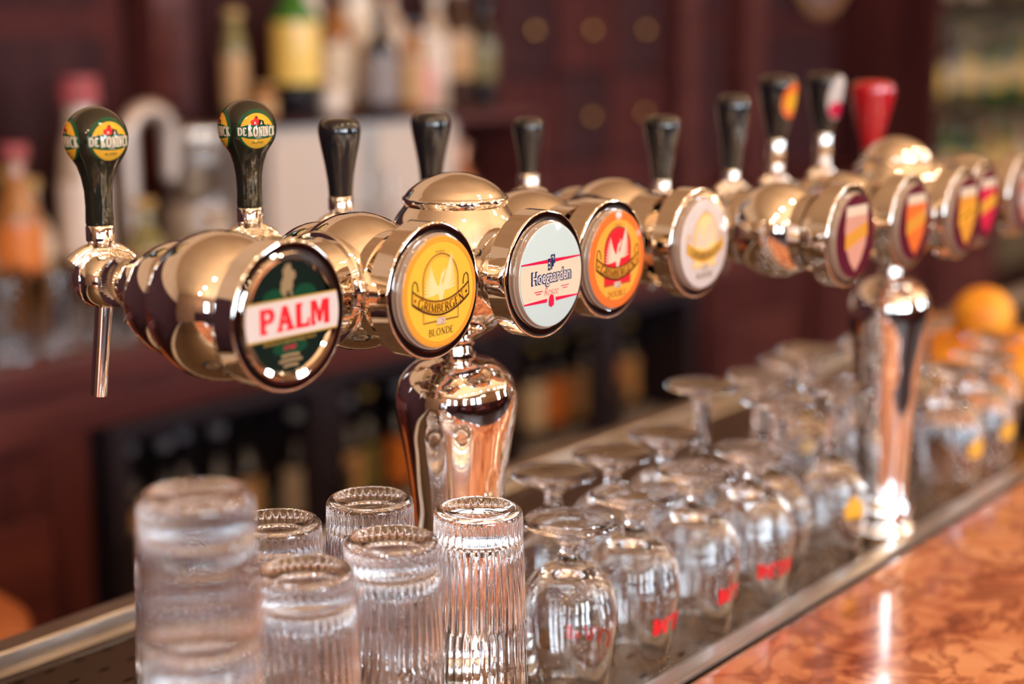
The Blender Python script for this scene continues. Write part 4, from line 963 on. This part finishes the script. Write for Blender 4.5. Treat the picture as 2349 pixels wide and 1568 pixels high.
# ------------------------------------------------------------ room shell and the customers' side (seen in the chrome)
def room():
    x0, x1, y0, y1, h = ROOM['x0'], ROOM['x1'], ROOM['y0'], ROOM['y1'], ROOM['h']
    CE = tex(mat('ochre_ceiling', rough=.75), 'n', (.66,.42,.24), (.74,.49,.29), (1,1,1), .8)
    FL = tex(mat('floor_boards', rough=.6, spec=.3), 'n', (.022,.012,.014), (.045,.022,.020), (.2,2,1), 5)
    UW = tex(mat('pale_ochre_wall', rough=.75), 'n', (.50,.33,.20), (.58,.39,.25), (1,1,1), 1)
    WP = tex(mat('ochre_wall', rough=.7), 'n', (.26,.14,.08), (.33,.18,.105), (1,1,1), 2)
    b = B(); box(b, x0-.2, x1+.2, y0-.2, y1+.2, h, h+.1); struct('ceiling', b, CE)
    b = B(); box(b, x0-.2, x1+.2, y0-.2, y1+.2, -.1, 0); struct('floor', b, FL)
    b = B(); box(b, x0-.2, x1+.2, YW+.02, y1+.2, 0, h); struct('wall_back', b, UW)
    b = B(); box(b, x0, x1, YW, YW+.0195, 0, 2.0); box(b, x0, x1, YW-.03, YW+.0195, 2.001, 2.05, .004); struct('trim_7', b, WOODD)
    b = B(); box(b, x1, x1+.2, y0, YW, 0, h); struct('wall_right', b, WP)
    def holed(name, along, pos, a0, a1, cs, ww, z0, z1, th, m):
        b = B(); edges = [a0]
        for c in cs: edges += [c-ww/2, c+ww/2]
        edges.append(a1)
        for i in range(0, len(edges), 2):
            e0, e1 = edges[i], edges[i+1]
            if along == 'x': box(b, e0, e1, pos, pos+th, 0, h)
            else: box(b, pos, pos+th, e0, e1, 0, h)
        for c in cs:
            for (q0, q1) in ((0, z0), (z1, h)):
                if along == 'x': box(b, c-ww/2, c+ww/2, pos, pos+th, q0, q1)
                else: box(b, pos, pos+th, c-ww/2, c+ww/2, q0, q1)
        struct(name, b, m)
    holed('wall_front', 'x', y0-.2, x0, x1, WINX, .6, 1.3, 2.6, .2, WP)
    holed('wall_left', 'y', x0-.2, y0, YW, [-3.1,-1.6], .6, 1.3, 2.6, .2, WP)
    for i, x in enumerate(WINX):
        b = B()
        for q in (-.29, 0, .29): box(b, x+q-.018, x+q+.018, y0-.015, y0+.03, 1.3, 2.6)
        for q in (1.32, 1.95, 2.58): box(b, x-.3, x+.3, y0-.012, y0+.027, q-.02, q+.02)
        struct('window_%d' % (i+1), b, WOODD)
    for i, y in enumerate((-3.1,-1.6)):
        b = B()
        for q in (-.29, 0, .29): box(b, x0-.015, x0+.03, y+q-.022, y+q+.022, 1.3, 2.6)
        for q in (1.32, 1.95, 2.58): box(b, x0-.012, x0+.027, y-.3, y+.3, q-.02, q+.02)
        struct('window_%d' % (len(WINX)+1+i), b, WOODD)
    b = B(); box(b, x0, x1, y0+.001, y0+.06, 0, 1.25, .005); struct('trim_5', b, WOODD)
    b = B(); box(b, x0+.001, x0+.06, y0+.07, 0.0, 0, 1.25, .005); struct('trim_6', b, WOODD)
    # benches and tables on the customers' side
    for i, (x, tx) in enumerate(((-2.2,'dark red bench under the leftmost windows'), (.9,'dark red bench under the middle windows'), (4.7,'dark red bench under the right windows'))):
        t = thing('bench', tx, 'bench', (x, y0+.35, 0), group='benches along the window wall')
        b = B(); box(b, -1.1, 1.1, -.25, .25, 0, .44, .01); obj('base', b, WOODD, t, smooth=False)
        b = B(); box(b, -1.1, 1.1, -.22, .25, .441, .52, .02); obj('seat', b, mat('dark_red_leather', (.10,.012,.014), .4), t, smooth=False)
        b = B(); box(b, -1.1, 1.1, -.27, -.221, .521, 1.05, .02); obj('backrest', b, mat('dark_red_leather'), t, smooth=False)
        q = thing('cafe_table', tx.replace('dark red bench under', 'round dark cafe table before'), 'table', (x, y0+1.15, 0), group='cafe tables')
        b = B(); lathe(b, [(0,.72),(.36,.72),(.37,.735),(.36,.75),(0,.75)], 48); obj('tabletop', b, WOOD, q)
        b = B(); lathe(b, [(0,0),(.2,0),(.2,.02),(.035,.05),(.03,.719),(0,.719)], 32); obj('pedestal', b, BLACK, q)
room()
def lamps():
    GLOW = mat('lit_globe', (1,.9,.75), .4, emis=(1.0,.80,.55), estr=105)
    def pendant(x, y, z, r, tx, first=None):
        t = thing('pendant_lamp', tx, 'lamp', (x, y, z), group='globe lamps over the bar room')
        b = B(); lathe(b, arcprof(r, -90, 90, 12), 24); obj('globe', b, GLOW, t)
        b = B(); lathe(b, [(0,r*.98),(.02,r*.98),(.02,r+.03),(.004,r+.04),(.004,ROOM['h']-z-.001),(0,ROOM['h']-z-.001)], 16); obj('rod', b, BRASS, t)
    n = 0
    for y, zz in ((.12,2.45),(-1.5,2.5)):
        for i in range(10):
            n += 1; pendant(-1.6+.72*i+(.35 if y < 0 else 0), y, zz, .042, '%s glowing globe lamp from the left in the row %s' % (['first','second','third','fourth','fifth','sixth','seventh','eighth','ninth','tenth'][i], 'over the bar' if y > 0 else 'over the tables'))
    for j, (cx_, cy_) in enumerate(((-1.6,-3.0),(1.0,-3.0),(3.6,-3.0),(6.2,-2.6))):
        t = thing('chandelier', '%s brass chandelier from the left, five bulbs, window side' % ['first','second','third','fourth'][j], 'lamp', (cx_, cy_, 2.35), group='chandeliers')
        b = B(); lathe(b, [(0,-.1),(.03,-.06),(.012,0),(.012,ROOM['h']-2.351),(0,ROOM['h']-2.351)], 16); obj('stem', b, BRASS, t)
        for k in range(5):
            a = 2*PI*k/5+.3*j; c, s = cos(a), sin(a)
            b = B(); tube(b, [(0.01*c,.01*s,0),(.15*c,.15*s,-.05),(.28*c,.28*s,0)], .008, 8); ar = obj('arm', b, BRASS, t)
            b = B(); lathe(b, arcprof(.026, -90, 90, 8), 16, T(.28*c, .28*s, .034)); obj('bulb', b, GLOW, ar)
lamps()
